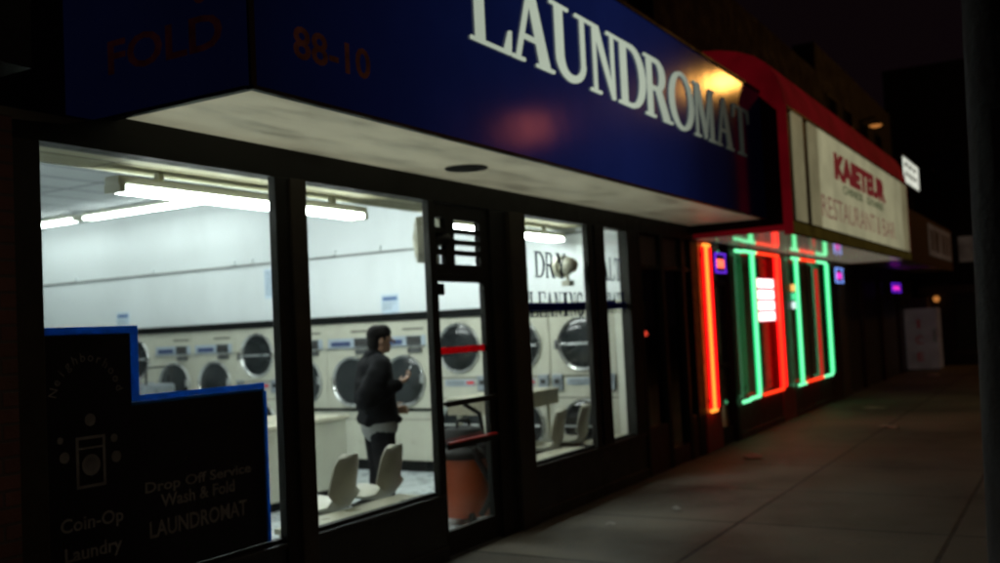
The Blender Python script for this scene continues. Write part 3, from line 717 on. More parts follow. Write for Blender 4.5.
# table behind the lettered window
tb = thing('side_table', 'cream table with a deep edge behind the lettered window', 'table', (8.4,.95,.012))
MB().box((7.75,.66,.985),(9.05,1.2,1.0)).build('tabletop', 'table_top', tb, bevel=.003)
MB().box((7.76,.67,.84),(9.04,1.19,.984)).build('apron', 'table_edge', tb, bevel=.003)
for x in (7.85, 8.93):
    for y in (.74, 1.12): MB().tube([(x,y,.014),(x,y,.839)], .022).build('leg', 'fan_cream', tb)

# shop vacuum inside the door
vc = thing('shop_vacuum', 'orange tub shop vacuum with a black lid inside the door', 'vacuum cleaner', (7.02,.62,.012))
vx, vy = 7.10, .60
MB().lathe([(.20,.07),(.225,.10),(.24,.3),(.25,.545),(.26,.56)], (vx,vy,0), n=36).build('tub', 'orange_bin', vc, smooth=True)
MB().lathe([(.268,.56),(.27,.60),(.25,.63),(.2,.66),(.19,.74),(.15,.80),(.05,.82)], (vx,vy,0), n=36).build('lid', 'black_plastic', vc, smooth=True)
MB().tube([(vx-.1,vy,.80),(vx-.08,vy,.87),(vx+.08,vy,.87),(vx+.1,vy,.80)], .014).build('handle', 'black_plastic', vc)
hp = [(vx-.1,vy-.2,.70)]
for i in range(18):
    a = i/17*PI*1.15; hp.append((vx-.17+.36*math.sin(a*.9)*i/17, vy-.285-.02*math.sin(a), .68-.50*i/17+.06*math.sin(3*a)))
MB().tube(hp, .024, 10).build('hose', 'black_plastic', vc, smooth=True)
MB().tube([(vx+.19,vy-.1,.62),(vx+.24,vy-.02,.9),(vx+.1,vy+.05,1.0)], .02, 10).build('hose', 'black_plastic', vc, smooth=True)
MB().tube([(vx-.17,vy-.21,.66),(vx-.15,vy-.235,.55),(vx-.07,vy-.275,.40),(vx+.06,vy-.28,.27),(vx+.2,vy-.22,.16)], .026, 10).build('hose', 'black_plastic', vc, smooth=True)
for a in range(4):
    an = PI/4+a*PI/2; MB().lathe([(.05,-.02),(.055,0),(.05,.02)], (vx+.22*math.cos(an),vy+.22*math.sin(an),.068), (math.cos(an+1),math.sin(an+1),0), 16).build('caster', 'black_plastic', vc)

# wall fans on the window frames
def wall_fan(label, p, face, R, motor, mat_c):
    t = thing('wall_fan', label, 'fan', p, 0, 'wall fans above the windows')
    f = Vector(face).normalized(); p = Vector(p)
    m = MB(); m.lathe([(R,-.05),(R+.006,0),(R,.05),(R-.02,.055),(R-.02,.045)], p, f, 36)
    for k in range(3): m.lathe([(R*(.3+.22*k)+.004,.062),(R*(.3+.22*k)-.004,.066)], p, f, 30)
    tt = Vector((0,0,1)); a = f.cross(tt).normalized()
    for k in range(20):
        an = 2*PI*k/20; d = a*math.cos(an)+tt*math.sin(an)
        m.tube([p+f*.075+d*.03, p+f*.06+d*R*.6, p+f*.05+d*R], .003, 5); m.tube([p-f*.075+d*.03, p-f*.065+d*R*.6, p-f*.05+d*R], .003, 5)
    m.build('cage', mat_c, t)
    MB().capsule(p-f*.16, p-f*.05, motor, motor).build('motor', 'fan_dark' if motor < .06 else 'fan_cream', t, smooth=True)
    for k in range(3):
        an = 2*PI*k/3+.3; d = a*math.cos(an)+tt*math.sin(an); e = f.cross(d)
        MB().add([p+d*.03+e*.02, p+d*R*.85+e*R*.3+f*.02, p+d*R*.85-e*R*.25-f*.02, p+d*.03-e*.02], [(0,1,2,3)]).build('blade', mat_c, t)
    MB().tube([p-f*.1, p-f*.1-Vector((0,0,R+.04))], .016).box(p-f*.1+Vector((-.05,-.04,-R-.09)), p-f*.1+Vector((.05,.04,-R-.04))).build('bracket', mat_c, t)
    return t
wall_fan('cream wall fan seen edge on beside the shop door', (6.02,.175,2.32), (-.60,.80,0), .17, .05, 'fan_cream')
wall_fan('beige wall fan among the letters of the lettered window', (8.33,.20,2.19), (.55,.8,.0), .10, .075, 'fan_cream')

# ------------------------------------------------------------------ the person
pr = thing('person', 'person in a dark jacket holding up a phone beside the washers', 'person', (6.43,.98,.012), math.radians(-36))
def fuse(m, name, mat, voxel, smooth_it, parent):
    o = m.build(name, mat, parent, local=True, fix=True)
    r = o.modifiers.new('r', 'REMESH'); r.mode = 'VOXEL'; r.voxel_size = voxel
    s_ = o.modifiers.new('s', 'SMOOTH'); s_.iterations = smooth_it; s_.factor = .5
    dg = bpy.context.evaluated_depsgraph_get(); me = bpy.data.meshes.new_from_object(o.evaluated_get(dg))
    o.modifiers.clear(); o.data = me; me.name = name
    for p in me.polygons: p.use_smooth = True
    return o
FL = (1,0,0)
b = MB()
b.capsule((0,0,.95),(0,0,1.15),(.10,.15),(.09,.125),flat=FL); b.capsule((0,0,1.15),(-.01,0,1.33),(.09,.125),(.10,.155),flat=FL)
b.capsule((-.01,-.13,1.36),(-.01,.13,1.36),.065,.065); b.capsule((-.01,0,1.36),(.025,0,1.50),.058,.052)
for s_ in (-1, 1):
    b.capsule((0,s_*.085,.9),(.02,s_*.095,.5),.085,.058); b.capsule((.02,s_*.095,.5),(-.02,s_*.1,.09),.056,.038); b.capsule((-.02,s_*.1,.06),(.14,s_*.115,.035),.036,.03)
RE, RWr = Vector((-.17,-.25,1.10)), Vector((.14,-.15,1.215)); LE, LWr = Vector((-.06,.235,1.09)), Vector((.14,.10,.985))
b.capsule((-.02,-.175,1.36),RE,.05,.042); b.capsule(RE,RWr,.04,.028); b.capsule((-.02,.175,1.36),LE,.05,.042); b.capsule(LE,LWr,.04,.028)
def hand(w, d, up, side, curl, thumb_side):
    """palm, four unequal bent fingers and a thumb; d = reach, up = back of the hand"""
    d = Vector(d).normalized(); side = Vector(side).normalized(); up = d.cross(side).normalized()*1.0
    pc = w + d*.05
    b.capsule(w, w+d*.085, (.022,.033), (.016,.038), flat=tuple(up))
    for i, (off, L) in enumerate(((-.030,.066),(-.010,.076),(.010,.072),(.029,.056))):
        p0 = w + d*.085 + side*off; dd = (d - up*curl*.5).normalized(); p1 = p0 + dd*L*.45; d2 = (d - up*curl*1.3).normalized(); p2 = p1 + d2*L*.32; d3 = (d*.5 - up*curl*1.6).normalized(); p3 = p2 + d3*L*.23
        b.capsule(p0,p1,.0095,.009,8); b.capsule(p1,p2,.009,.0085,8); b.capsule(p2,p3,.0085,.0075,8)
    t0 = w + d*.03 + side*thumb_side*.03; t1 = t0 + (d*.7+side*thumb_side*.7-up*.3).normalized()*.04; t2 = t1 + (d*.95+side*thumb_side*.1-up*.4).normalized()*.032
    b.capsule(t0,t1,.012,.010,8); b.capsule(t1,t2,.010,.0085,8)
hand(RWr, (.85,.25,.45), None, (.2,-.9,.1), .9, -1)
hand(LWr, (.85,-.45,.05), None, (.1,.2,.95), .9, 1)
# head: cranium, jaw, nose, ears, brows, lips
hc = Vector((.045,0,1.575))
b.capsule(hc+Vector((-.02,0,.02)), hc+Vector((.012,0,.022)), (.088,.074), (.086,.072), 20, flat=(0,0,1))
b.capsule(hc+Vector((.02,0,-.02)), hc+Vector((.045,0,-.075)), (.062,.058), (.036,.034), 18, flat=FL)
b.capsule(hc+Vector((.088,0,.012)), hc+Vector((.112,0,-.022)), .009, .0135, 10)
for s_ in (-1, 1):
    b.capsule(hc+Vector((-.012,s_*.073,.01)), hc+Vector((-.006,s_*.072,-.025)), (.018,.009), (.012,.008), 10, flat=FL)
    b.capsule(hc+Vector((.082,s_*.018,.022)), hc+Vector((.068,s_*.05,.02)), .008, .008, 8)
    b.capsule(hc+Vector((.07,s_*.028,-.01)), hc+Vector((.06,s_*.048,-.015)), .012, .011, 8)
b.capsule(hc+Vector((.078,-.016,-.045)), hc+Vector((.078,.016,-.045)), .007, .007, 8); b.capsule(hc+Vector((.074,-.014,-.057)), hc+Vector((.074,.014,-.057)), .007, .007, 8)
fuse(b, 'body', 'skin', .0062, 3, pr)
for s_ in (-1, 1):
    e = MB().lathe([(.002,-.011),(.009,-.007),(.0115,0),(.009,.007),(.002,.011)], hc+Vector((.073,s_*.031,.006)), FL, 14).build('eye', 'paper', pr, smooth=True, local=True)
    MB().lathe([(.005,.0),(.005,.0025)], hc+Vector((.0835,s_*.031,.006)), FL, 12).build('iris', 'hair', e, local=True)
# hair
h = MB(); h.capsule(hc+Vector((-.035,0,.045)), hc+Vector((.02,0,.058)), (.082,.088), (.070,.080), 20, flat=(0,0,1))
h.capsule(hc+Vector((-.055,0,.03)), hc+Vector((-.06,0,-.06)), (.058,.08), (.045,.062), 18, flat=FL)
h.capsule(hc+Vector((.03,-.05,.085)), hc+Vector((.05,.04,.085)), (.03,.026), (.03,.026), 12); h.capsule(hc+Vector((.055,-.045,.06)), hc+Vector((.06,.045,.062)), .02, .02, 10)
for s_ in (-1, 1): h.capsule(hc+Vector((-.01,s_*.066,.05)), hc+Vector((.012,s_*.07,.0)), (.03,.012), (.012,.008), 10, flat=FL)
fuse(h, 'hair', 'hair', .006, 2, pr)
# jacket with bent sleeves, hem at the hip
j = MB()
j.capsule((0,0,.97),(0,0,1.14),(.158,.215),(.142,.19),20,flat=FL); j.capsule((0,0,1.14),(-.012,0,1.33),(.142,.19),(.138,.19),20,flat=FL)
j.capsule((-.015,-.165,1.375),(-.015,.165,1.375),.092,.092); j.capsule((-.025,-.04,1.455),(-.025,.04,1.455),(.07,.05),(.07,.05),14,flat=FL)
j.capsule((-.02,-.20,1.36),RE,.088,.078); j.capsule(RE,RWr-Vector((.02,0,.01)),.075,.052); j.capsule((-.02,.20,1.36),LE,.088,.078); j.capsule(LE,LWr-Vector((.02,-.01,0)),.075,.052)
j.capsule((.125,-.14,.93),(.125,-.05,.93),.035,.04,10); j.capsule((.10,.06,1.0),(.125,.02,1.25),.035,.03,10)
for zz in (.93,1.03,1.13,1.23): j.capsule((-.10,-.1,zz),(-.105,.1,zz+.01),.055,.055,12)
for q in (.25,.5,.75):
    pp = Vector((-.02,-.20,1.36)).lerp(RE,q); j.capsule(pp+Vector((-.02,-.02,0)),pp+Vector((.03,-.01,.01)),.083,.083,12)
    pp = RE.lerp(RWr,q*.8); j.capsule(pp+Vector((0,-.015,-.015)),pp+Vector((.0,.015,.015)),.066-.014*q,.066-.014*q,12)
fuse(j, 'jacket', 'jacket', .012, 4, pr)
m = MB(); m.lathe([(.075,1.40),(.066,1.43),(.060,1.452),(.05,1.452)], (.012,0,0), n=24); m.build('collar', 'shirt', pr, smooth=True, local=True)
sh = MB(); sh.capsule((.005,0,.88),(.005,0,.94),(.150,.205),(.14,.195),20,flat=FL); fuse(sh, 'shirt_hem', 'shirt', .012, 2, pr)
tr_ = MB()
tr_.capsule((0,-.05,.86),(0,.05,.86),(.12,.125),(.12,.125),16)
for s_ in (-1, 1): tr_.capsule((0,s_*.088,.86),(.02,s_*.098,.5),.108,.085); tr_.capsule((.02,s_*.098,.5),(-.02,s_*.102,.11),.085,.072)
fuse(tr_, 'trousers', 'trousers', .012, 4, pr)
for s_ in (-1, 1):
    q = MB(); q.capsule((-.05,s_*.105,.045),(.16,s_*.12,.035),(.045,.045),(.034,.042),14); q.capsule((-.03,s_*.102,.06),(-.03,s_*.102,.10),.05,.048); fuse(q, 'shoe', 'shoe', .01, 2, pr)
ph = MB().box((-.004,-.036,-.07),(.004,.036,.07), Matrix.Translation((.235,-.115,1.295)) @ Matrix.Rotation(.45, 4, 'Y')).build('smartphone', 'phone', None, bevel=.003)
M4 = Matrix.Translation(pr.location) @ Matrix.Rotation(math.radians(-36), 4, 'Z')
ph.data.transform(M4); tag(ph, 'small dark phone held up in the hand of the person', 'phone')

# ------------------------------------------------------------------ dark unit between the laundromat and the restaurant
du = thing('unlit_shopfront', 'dark unlit glass shopfront between the laundromat and the restaurant', 'shop', (10.5,0,0))
for x0, x1 in ((9.71,9.78),(10.36,10.46),(11.02,11.12),(11.34,11.55)): MB().box((x0,-.012,.0),(x1,.1,2.583)).build('mullion', 'black_metal', du, bevel=.005)
MB().box((9.78,0,0),(10.36,.08,.5)).box((10.46,0,0),(11.02,.08,.2)).box((11.12,0,0),(11.34,.08,.5)).build('base_panel', 'dark_red', du, bevel=.005)
for x0, x1, z0 in ((9.781,10.359,.501),(10.461,11.019,.201),(11.121,11.339,.501)):
    MB().box((x0,.045,z0),(x1,.047,2.20)).build('window_pane', 'dark_glass', du)
    MB().box((x0,.0,2.201),(x1,.08,2.24)).build('transom_bar', 'black_metal', du)
    MB().box((x0,.045,2.241),(x1,.047,2.583)).build('transom_pane', 'dull_brown', du)  # brown reflection put into the panes as plain colour
m = MB(); m.box((9.7,3.0,0),(11.5,3.1,2.9)); m.box((11.45,.11,0),(11.54,3.0,2.9)); m.box((9.7,.101,2.9),(11.5,3.1,3.0)); m.box((9.7,.101,.0),(11.44,3,.01)); m.build('back_wall', 'dim_room', du)
MB().box((9.7,.36,2.76),(11.9,.6,5.4)).build('upper_wall', 'dark_brick', du)

# ------------------------------------------------------------------ restaurant
rs = thing('restaurant', 'dark restaurant front with neon bordered windows under a red awning', 'restaurant', (15,0,0))
MB().box((11.56,-.02,0),(12.18,.2,2.60)).build('door_post', 'red_paint', rs, bevel=.01)
MB().box((12.80,-.02,0),(12.92,.15,2.60)).build('door_post', 'black_metal', rs, bevel=.01)
MB().box((15.12,-.02,.0),(15.92,.15,2.60)).build('pillar', 'red_paint', rs, bevel=.01)
MB().box((18.72,-.02,.0),(19.5,.15,2.60)).build('pillar', 'dark_red', rs, bevel=.01)
for x0, x1 in ((12.921,15.119),(15.921,18.719)):
    m = MB().box((x0,-.01,0),(x1,.15,.46)); m.box((x0,-.03,0),(x1,-.0105,.09)); m.build('base_panel', 'dark_red', rs, bevel=.006)
    MB().box((x0,.05,.461),(x1,.052,2.60)).build('window_pane', 'neon_glass', rs)
    m = MB(); xm = (x0+x1)/2; m.box((xm-.03,.02,.461),(xm+.03,.0495,2.599)); m.build('mullion', 'black_metal', rs)
d = MB(); d.box((12.181,.02,.01),(12.25,.07,2.12)); d.box((12.73,.02,.01),(12.799,.07,2.12)); d.box((12.251,.02,.01),(12.729,.07,.22)); d.box((12.251,.02,2.05),(12.729,.07,2.12)); d.box((12.251,.02,.98),(12.729,.07,1.04))
d = d.build('door', 'black_metal', rs, bevel=.004)
MB().box((12.251,.045,.221),(12.729,.047,2.049)).build('glass', 'glass', d)
MB().box((12.181,.045,2.121),(12.799,.047,2.6)).build('transom_pane', 'glass', rs)
m = MB(); m.box((11.6,5,0),(19.4,5.1,3.2)); m.box((11.551,.2,0),(11.6,5,3.2)); m.box((19.4,.16,0),(19.5,5,3.2)); m.box((11.6,.16,-.04),(19.4,5,.008)); m.build('room_wall', 'dim_room', rs)
MB().box((11.55,.16,3.2),(19.5,5.1,3.3)).build('room_ceiling', 'dim_room', rs)
MB().box((11.55,.36,3.31),(20.6,.7,6.6)).build('upper_wall', 'dark_brick', rs)
MB().box((11.42,-.0,2.601),(20.6,.2,2.80)).build('header', 'black_panel', rs)
ct = thing('serving_counter', 'dim counter with shelves inside the restaurant windows', 'counter', (15,2.5,0))
MB().box((12.6,2.2,.01),(18.6,2.9,1.05)).build('base', 'dim_shelf', ct, bevel=.01); MB().box((12.5,2.1,1.051),(18.7,3.0,1.1)).build('worktop', 'table_edge', ct, bevel=.01)
m = MB()
for z in (.75, 1.0, 1.25, 1.5): m.box((13.0,.9,z),(14.4,1.2,z+.03))
for x in (13.0, 14.37): m.box((x,.9,.01),(x+.03,1.2,1.53))
tag(m.build('shelf_rack', 'steel'), 'dim metal shelf rack inside the first neon window', 'rack')
hm = MB().lathe([(.16,0),(.15,.06),(.07,.14),(.02,.2)], (16.9,2.2,1.62), n=20).tube([(16.9,2.2,1.8),(16.9,2.2,3.19)], .01)
t = tag(hm.build('pendant_lamp', 'steel', smooth=True), 'small pendant lamp glinting inside the second neon window', 'lamp')
MB().lathe([(.02,-.01),(.12,0),(.1,.02)], (16.9,2.2,1.6), n=16).build('bulb', EM('bulb', (1, .8, .55), 70), t)
t2 = tag(MB().lathe([(.16,0),(.15,.06),(.07,.14),(.02,.2)], (14.3,2.4,1.62), n=20).tube([(14.3,2.4,1.8),(14.3,2.4,3.19)], .01).build('pendant_lamp', 'steel', smooth=True), 'amber pendant lamp glowing inside the first neon window', 'lamp')
MB().lathe([(.02,-.01),(.12,0),(.1,.02)], (14.3,2.4,1.6), n=16).build('bulb', EM('bulb_amber', (1, .6, .2), 45), t2)

# neon borders
M['neon_red'] = EM('neon_red', (1, .035, .008), 2.0); M['neon_orange'] = EM('neon_orange', (1, .26, .03), 2.2); M['neon_orange_rim'] = EM('neon_orange_rim', (.95, .004, .005), 3.0, base=(.5, .01, .01)); M['neon_red_rim'] = EM('neon_red_rim', (.95, .004, .005), 3.0, base=(.5, .01, .01))
M['neon_green'] = EM('neon_green', (.20, 1, .44), 1.6); M['neon_green_rim'] = EM('neon_green_rim', (.012, .80, .24), 1.0, base=(.01, .4, .15))
def neon(label, verts, hor, colr, rim=.075):
    """bright tube on a glowing channel: vertical runs at x, and short horizontal runs"""
    t = thing('neon_border', label, 'neon sign', (verts[0][0] if verts else hor[0][0], -.06, .5), 0, 'neon borders of the restaurant windows')
    for (x, z0, z1) in verts:
        MB().tube([(x,-.075,z0),(x,-.075,z1)], .018, 10).build('tube', 'neon_'+colr, t, smooth=True)
        MB().box((x-.035,-.053,z0),(x+.03+rim*2,-.035,z1)).build('channel', 'neon_'+colr+'_rim', t, bevel=.004)
    for (x0, x1, z) in hor:
        MB().tube([(x0,-.07,z),(x1,-.07,z)], .022, 10).build('tube', 'neon_'+colr, t, smooth=True)
    for (x, z0, z1) in verts:
        for z in (z0+.1, z1-.1): MB().box((x-.03,-.05,z-.02),(x+.028,-.021,z+.02)).build('bracket', 'black_plastic', t)
    return t
neon('single red neon upright with hooked ends left of the restaurant door', [(11.74,.52,2.52)], [(11.62,11.82,.505),(11.66,11.86,2.535)], 'orange', .11)
neon('first green neon border beside the restaurant door', [(13.72,.53,2.51)], [(12.93,13.25,.50),(13.3,13.72,.515),(12.95,13.25,2.52),(13.3,13.9,2.53)], 'green', .085)
neon('first red neon border left of the red pillar', [(15.0,.53,2.50)], [(13.95,15.0,.515),(13.95,15.12,2.53)], 'red', .13)
neon('second green neon border right of the red pillar', [(16.20,.53,2.51)], [(15.95,16.4,.50),(15.95,16.4,2.53)], 'green', .10)
neon('dark red neon upright in the middle of the second window', [], [(16.5,17.65,.515),(16.45,17.5,2.53)], 'red')
t = bpy.data.objects[[o.name for o in bpy.data.objects if o.name.startswith('neon_border')][-1]]
MB().box((17.60,-.055,.53),(17.76,-.035,2.4)).build('channel', EM('neon_dim_red', (.6, .006, .01), .8, base=(.4,.01,.01)), t)
neon('last green neon border at the right end of the restaurant', [(18.42,.53,2.52)], [(17.75,18.4,.515),(17.7,18.4,2.53)], 'green', .13)

# small lit signs in the restaurant
M['sign_red'] = EM('sign_red', (1, .12, .06), 2.4); M['sign_violet'] = EM('sign_violet', (.16, .02, .9), 1.0); M['sign_cyan'] = EM('sign_cyan', (.2, .35, 1), 1.4)
M['sign_magenta'] = EM('sign_magenta', (.9, .03, .6), 1.3); M['sign_back'] = P('sign_back', (.012, .008, .012), .4)
def open_sign(label, x0, x1, z0, z1, y, rim, txt):
    t = thing('open_sign', label, 'neon sign', ((x0+x1)/2, y, z0), 0, 'small lit OPEN signs')
    MB().box((x0,y,z0),(x1,y+.03,z1)).build('backing', 'sign_back', t, bevel=.005)
    r = .012; q = [(x0+.02,y-.015,z0+.02),(x1-.02,y-.015,z0+.02),(x1-.02,y-.015,z1-.02),(x0+.02,y-.015,z1-.02),(x0+.02,y-.015,z0+.02)]
    MB().tube(q, r, 8).build('border', rim, t)
    text('lettering', 'OPEN', .1, ((x0+x1)/2,y-.004,z0+(z1-z0)*.3), UX, UZ, txt, t, .008, width=(x1-x0)*.72, height=(z1-z0)*.4, bold=.004)
open_sign('OPEN sign in red with a violet rim in the restaurant door', 12.22, 12.66, 2.20, 2.48, -.01, 'sign_violet', 'sign_red')
open_sign('magenta and blue lit sign right of the last green neon', 18.98, 19.62, 2.17, 2.47, -.1, 'sign_cyan', 'sign_magenta')
open_sign('tiny blue and pink lit sign over the shuttered shop', 25.0, 26.3, 2.03, 2.27, -.15, 'sign_violet', 'sign_magenta')
M['menu_white'] = EM('menu_white', (1, .90, .86), 2.6); M['menu_pink'] = EM('menu_pink', (.95, .12, .22), .9)
mn = thing('menu_board', 'column of four glowing menu panels with pink rims in the first neon window', 'menu', (14.5,0,1.5))
for i, z in enumerate((2.03, 1.865, 1.705, 1.545)):
    f = MB().box((14.08,-.012,z),(14.98,.0185,z+.15)).build('panel', 'menu_pink', mn, bevel=.004)
    MB().box((14.11,-.019,z+.014),(14.95,-.0125,z+.136)).build('lit_face', 'menu_white', f)
mn2 = thing('menu_board', 'narrow column of orange, green and white lit panels beside the second green neon', 'menu', (15.96,.1,1.5))
for z, mt in ((2.0, EM('m_or', (1, .5, .12), 1.2)), (1.86, EM('m_gr', (.1, .9, .4), .9)), (1.72, EM('m_wh', (.75, .95, .9), 1.1))):
    MB().box((15.93,-.055,z),(16.12,-.03,z+.11)).build('panel', mt, mn2, bevel=.004)

# red waterfall awning with the lit sign
aw = thing('restaurant_awning', 'red curved awning carrying a cream lit restaurant sign', 'awning', (16,-.5,2.6))
prof = [(-1.2,2.60),(-1.2,4.06),(-1.18,4.24),(-1.12,4.42),(-1.02,4.58),(-.88,4.69),(-.7,4.77),(-.48,4.83),(-.24,4.86),(.36,4.87),(.36,2.78),(-.02,2.66),(-.02,2.60)]
MB().prism(prof, (11.455,0,0), (0,1,0), (0,0,1), (1,0,0), .025).build('end_panel', 'dark_end', aw)
top = [(y, z) for y, z in prof[1:10]]
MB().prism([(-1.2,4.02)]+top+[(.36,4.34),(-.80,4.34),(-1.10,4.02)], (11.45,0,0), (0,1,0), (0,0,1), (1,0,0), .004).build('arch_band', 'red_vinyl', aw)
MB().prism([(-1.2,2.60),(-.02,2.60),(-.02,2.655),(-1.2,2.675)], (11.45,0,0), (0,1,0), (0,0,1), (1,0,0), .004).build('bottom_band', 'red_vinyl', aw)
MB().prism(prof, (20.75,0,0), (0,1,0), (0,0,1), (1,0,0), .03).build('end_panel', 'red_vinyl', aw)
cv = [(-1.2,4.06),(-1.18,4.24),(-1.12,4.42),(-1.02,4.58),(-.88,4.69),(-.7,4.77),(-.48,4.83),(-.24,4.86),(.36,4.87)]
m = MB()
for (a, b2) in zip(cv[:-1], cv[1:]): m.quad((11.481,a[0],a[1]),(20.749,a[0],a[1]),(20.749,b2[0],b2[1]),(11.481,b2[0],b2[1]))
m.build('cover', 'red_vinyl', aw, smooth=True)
M['cream_face'] = GLOW_FACE('cream_face', (.38, .36, .215), (.12, .11, .09), [(0, .45), (.2, .66), (.5, .62), (.8, .6), (1, .45)], 11.5, 20.7, var=.2)
M['strip_face'] = GLOW_FACE('strip_face', (.40, .36, .2), (.3, .28, .2), [(0, .32), (1, .32)], 11.5, 20.7, var=.2)
MB().box((11.481,-1.19,2.60),(20.749,-1.17,4.05)).build('backing', 'black_panel', aw)
f = MB().box((13.05,-1.212,2.73),(19.9,-1.1905,4.03)).build('sign_face', 'cream_face', aw)
for x0, x1 in ((11.75,12.25),(12.55,13.04),(19.92,20.3),(20.34,20.62)): MB().box((x0,-1.21,2.73),(x1,-1.1905,4.03)).build('end_strip', 'strip_face', aw)
M['ink_red'] = EM('ink_red', (.22, .02, .025), .4, base=(.12, .01, .01)); M['ink_green'] = EM('ink_green', (.10, .12, .06), .5, base=(.05, .06, .04)); M['ink_brown'] = EM('ink_brown', (.22, .13, .09), .6, base=(.15, .06, .05))
text('lettering', 'KAIETEUR', .4, (15.95,-1.2125,3.50), UX, UZ, 'ink_red', f, .004, width=4.1, height=.38, bold=.03)
for wd, cx in (('CHINESE', 15.2), ('GUYANESE', 17.0)): text('lettering', wd, .2, (cx,-1.2125,3.31), UX, UZ, 'ink_green', f, .004, width=1.5, height=.12, bold=.004)
for wd, cx, wdt in (('RESTAURANT', 14.95, 3.85), ('&', 17.2, .3), ('BAR', 18.2, 1.3)): text('lettering', wd, .4, (cx,-1.2125,2.88), UX, UZ, 'ink_brown', f, .004, width=wdt, height=.30, bold=.0)
MB().box((11.481,-1.208,2.565),(20.749,-1.1905,2.715)).build('valance', 'dark_valance', aw)
MB().box((11.481,-1.169,2.602),(20.749,-.021,2.615)).build('soffit', 'soffit_r', aw)
m = MB(); m.box((11.44,-1.225,2.55),(20.76,-1.209,2.57)); m.box((11.44,-1.225,2.715),(20.76,-1.209,2.728)); m.box((11.44,-1.225,4.035),(20.76,-1.209,4.06)); m.build('trim', 'black_panel', aw)
MB().box((11.42,-1.225,2.55),(11.449,-1.12,4.06)).build('corner_post', 'red_vinyl', aw)

# ------------------------------------------------------------------ the shops beyond
s3 = thing('shuttered_shop', 'shuttered dark shop beyond the restaurant with a pale pillar', 'shop', (24,0,0))
MB().box((19.52,-.03,0),(20.15,.15,2.58)).build('pillar', 'dull_brown', s3, bevel=.01)
for x0, x1 in ((20.2,21.9),(22.2,24.2),(24.5,26.8),(27.0,29.8)): MB().box((x0,.05,0),(x1,.1,2.35)).build('roller_shutter', 'shutter', s3)
for x0 in (21.95, 24.25, 26.85): MB().box((x0,-.02,0),(x0+.2,.15,2.58)).build('pillar', 'dark_red', s3, bevel=.01)
MB().box((20.2,-.0,2.351),(29.95,.15,2.58)).build('header', 'black_panel', s3)
MB().box((20.61,.36,2.9),(30,.8,7.2)).build('upper_wall', 'dark_brick', s3)
MB().box((20.15,.16,0),(30,.5,2.8)).build('back_wall', 'black_panel', s3)
for x0, lit in ((21.5,0),(23.2,0),(25.2,1),(27.2,0)):
    w = MB().box((x0,.33,5.0),(x0+.9,.358,6.3)).build('window', 'black_metal', s3); MB().box((x0+.06,.325,5.06),(x0+.84,.329,6.24)).build('pane', 'dark_glass', w)
    MB().box((x0-.06,.28,4.93),(x0+.96,.355,4.99)).build('window_sill', 'dull_brown', s3)
s3s = thing('shop_canopy', 'brown sign canopy with pale letters over the shuttered shop', 'canopy', (26,-.6,2.62))
MB().box((21.2,-1.0,2.62),(29.9,-.001,2.66)).build('soffit', 'cream_soffit', s3s)
MB().box((21.2,-1.03,2.60),(29.9,-1.001,3.72)).build('sign_face', 'dull_brown', s3s)
MB().box((25.0,-1.045,2.86),(29.5,-1.031,3.62)).build('pale_panel', 'pale_sign', s3s)
for x in (25.4,26.1,26.6,27.5,28.1,28.8): MB().box((x,-1.052,2.98),(x+.3,-1.0455,3.5)).build('letter', 'dull_brown', s3s)
MB().box((21.2,-1.0,3.72),(29.9,.36,3.76)).build('top_cover', 'black_panel', s3s)
ls = thing('lit_box_sign', 'white lit box sign standing above the end of the red awning', 'sign', (22.8,-1.1,4.2))
MB().box((21.75,-1.02,4.22),(24.1,-.85,4.86)).build('cabinet', 'black_metal', ls, bevel=.01)
f = MB().box((21.82,-1.03,4.28),(24.03,-1.021,4.80)).build('face', 'white_face', ls)
for z, n in ((4.62,3),(4.42,4)):
    for k in range(n): MB().box((22.0+k*1.8/n,-1.034,z),(22.0+k*1.8/n+1.1/n,-1.0305,z+.09)).build('letter', 'ink_grey', f)
m = MB()
for x in (22.1, 23.7): m.box((x,-.9,3.761),(x+.08,-.86,4.22))
m.build('leg', 'black_metal', ls)
wla = thing('wall_lamp', 'amber wall lamp high on the far brick wall', 'lamp', (24.9,.3,6.4))
def wlamp(t, x, y, z, s, mt):
    MB().tube([(x,.36,z+.1*s),(x,y,z+.16*s),(x,y,z+.05*s)], .02*s).build('arm', 'black_metal', t)
    MB().lathe([(.03*s,.06*s),(.10*s,.03*s),(.17*s,-.02*s)], (x,y,z), n=16).build('shade', 'black_metal', t); MB().lathe([(.14*s,-.03*s),(.1*s,-.06*s),(.03*s,-.08*s)], (x,y,z), n=16).build('bulb', mt, t)
wlamp(wla, 25.2, -.0, 6.15, 1.1, 'amber')
# ice merchandiser at the end of the pavement
ic = thing('ice_freezer', 'grey white ice freezer with red letters at the far end of the pavement', 'freezer', (27.7,-.42,0))
MB().box((27.5,-.82,.05),(28.2,-.02,1.62)).build('cabinet', 'ice_white', ic, bevel=.03)
MB().box((27.48,-.78,.14),(27.499,-.06,1.5)).build('door', 'ice_white', ic, bevel=.006)
for z, s in ((1.12,'I'),(.70,'C'),(.27,'E')): text('lettering', s, .3, (27.4795,-.36,z), (0,-1,0), UZ, 'ice_red', ic, .002, width=.16 if s != 'I' else .07, height=.22, bold=.006)
MB().box((27.46,-.75,.75),(27.479,-.71,1.05)).build('handle', 'steel', ic)
MB().box((27.52,-.6,1.621),(28.1,-.04,1.90)).build('header_box', 'dull_brown', ic, bevel=.02)
al = thing('bulkhead_lamp', 'small amber lamp glowing above the ice freezer', 'lamp', (28.4,-.6,1.85))
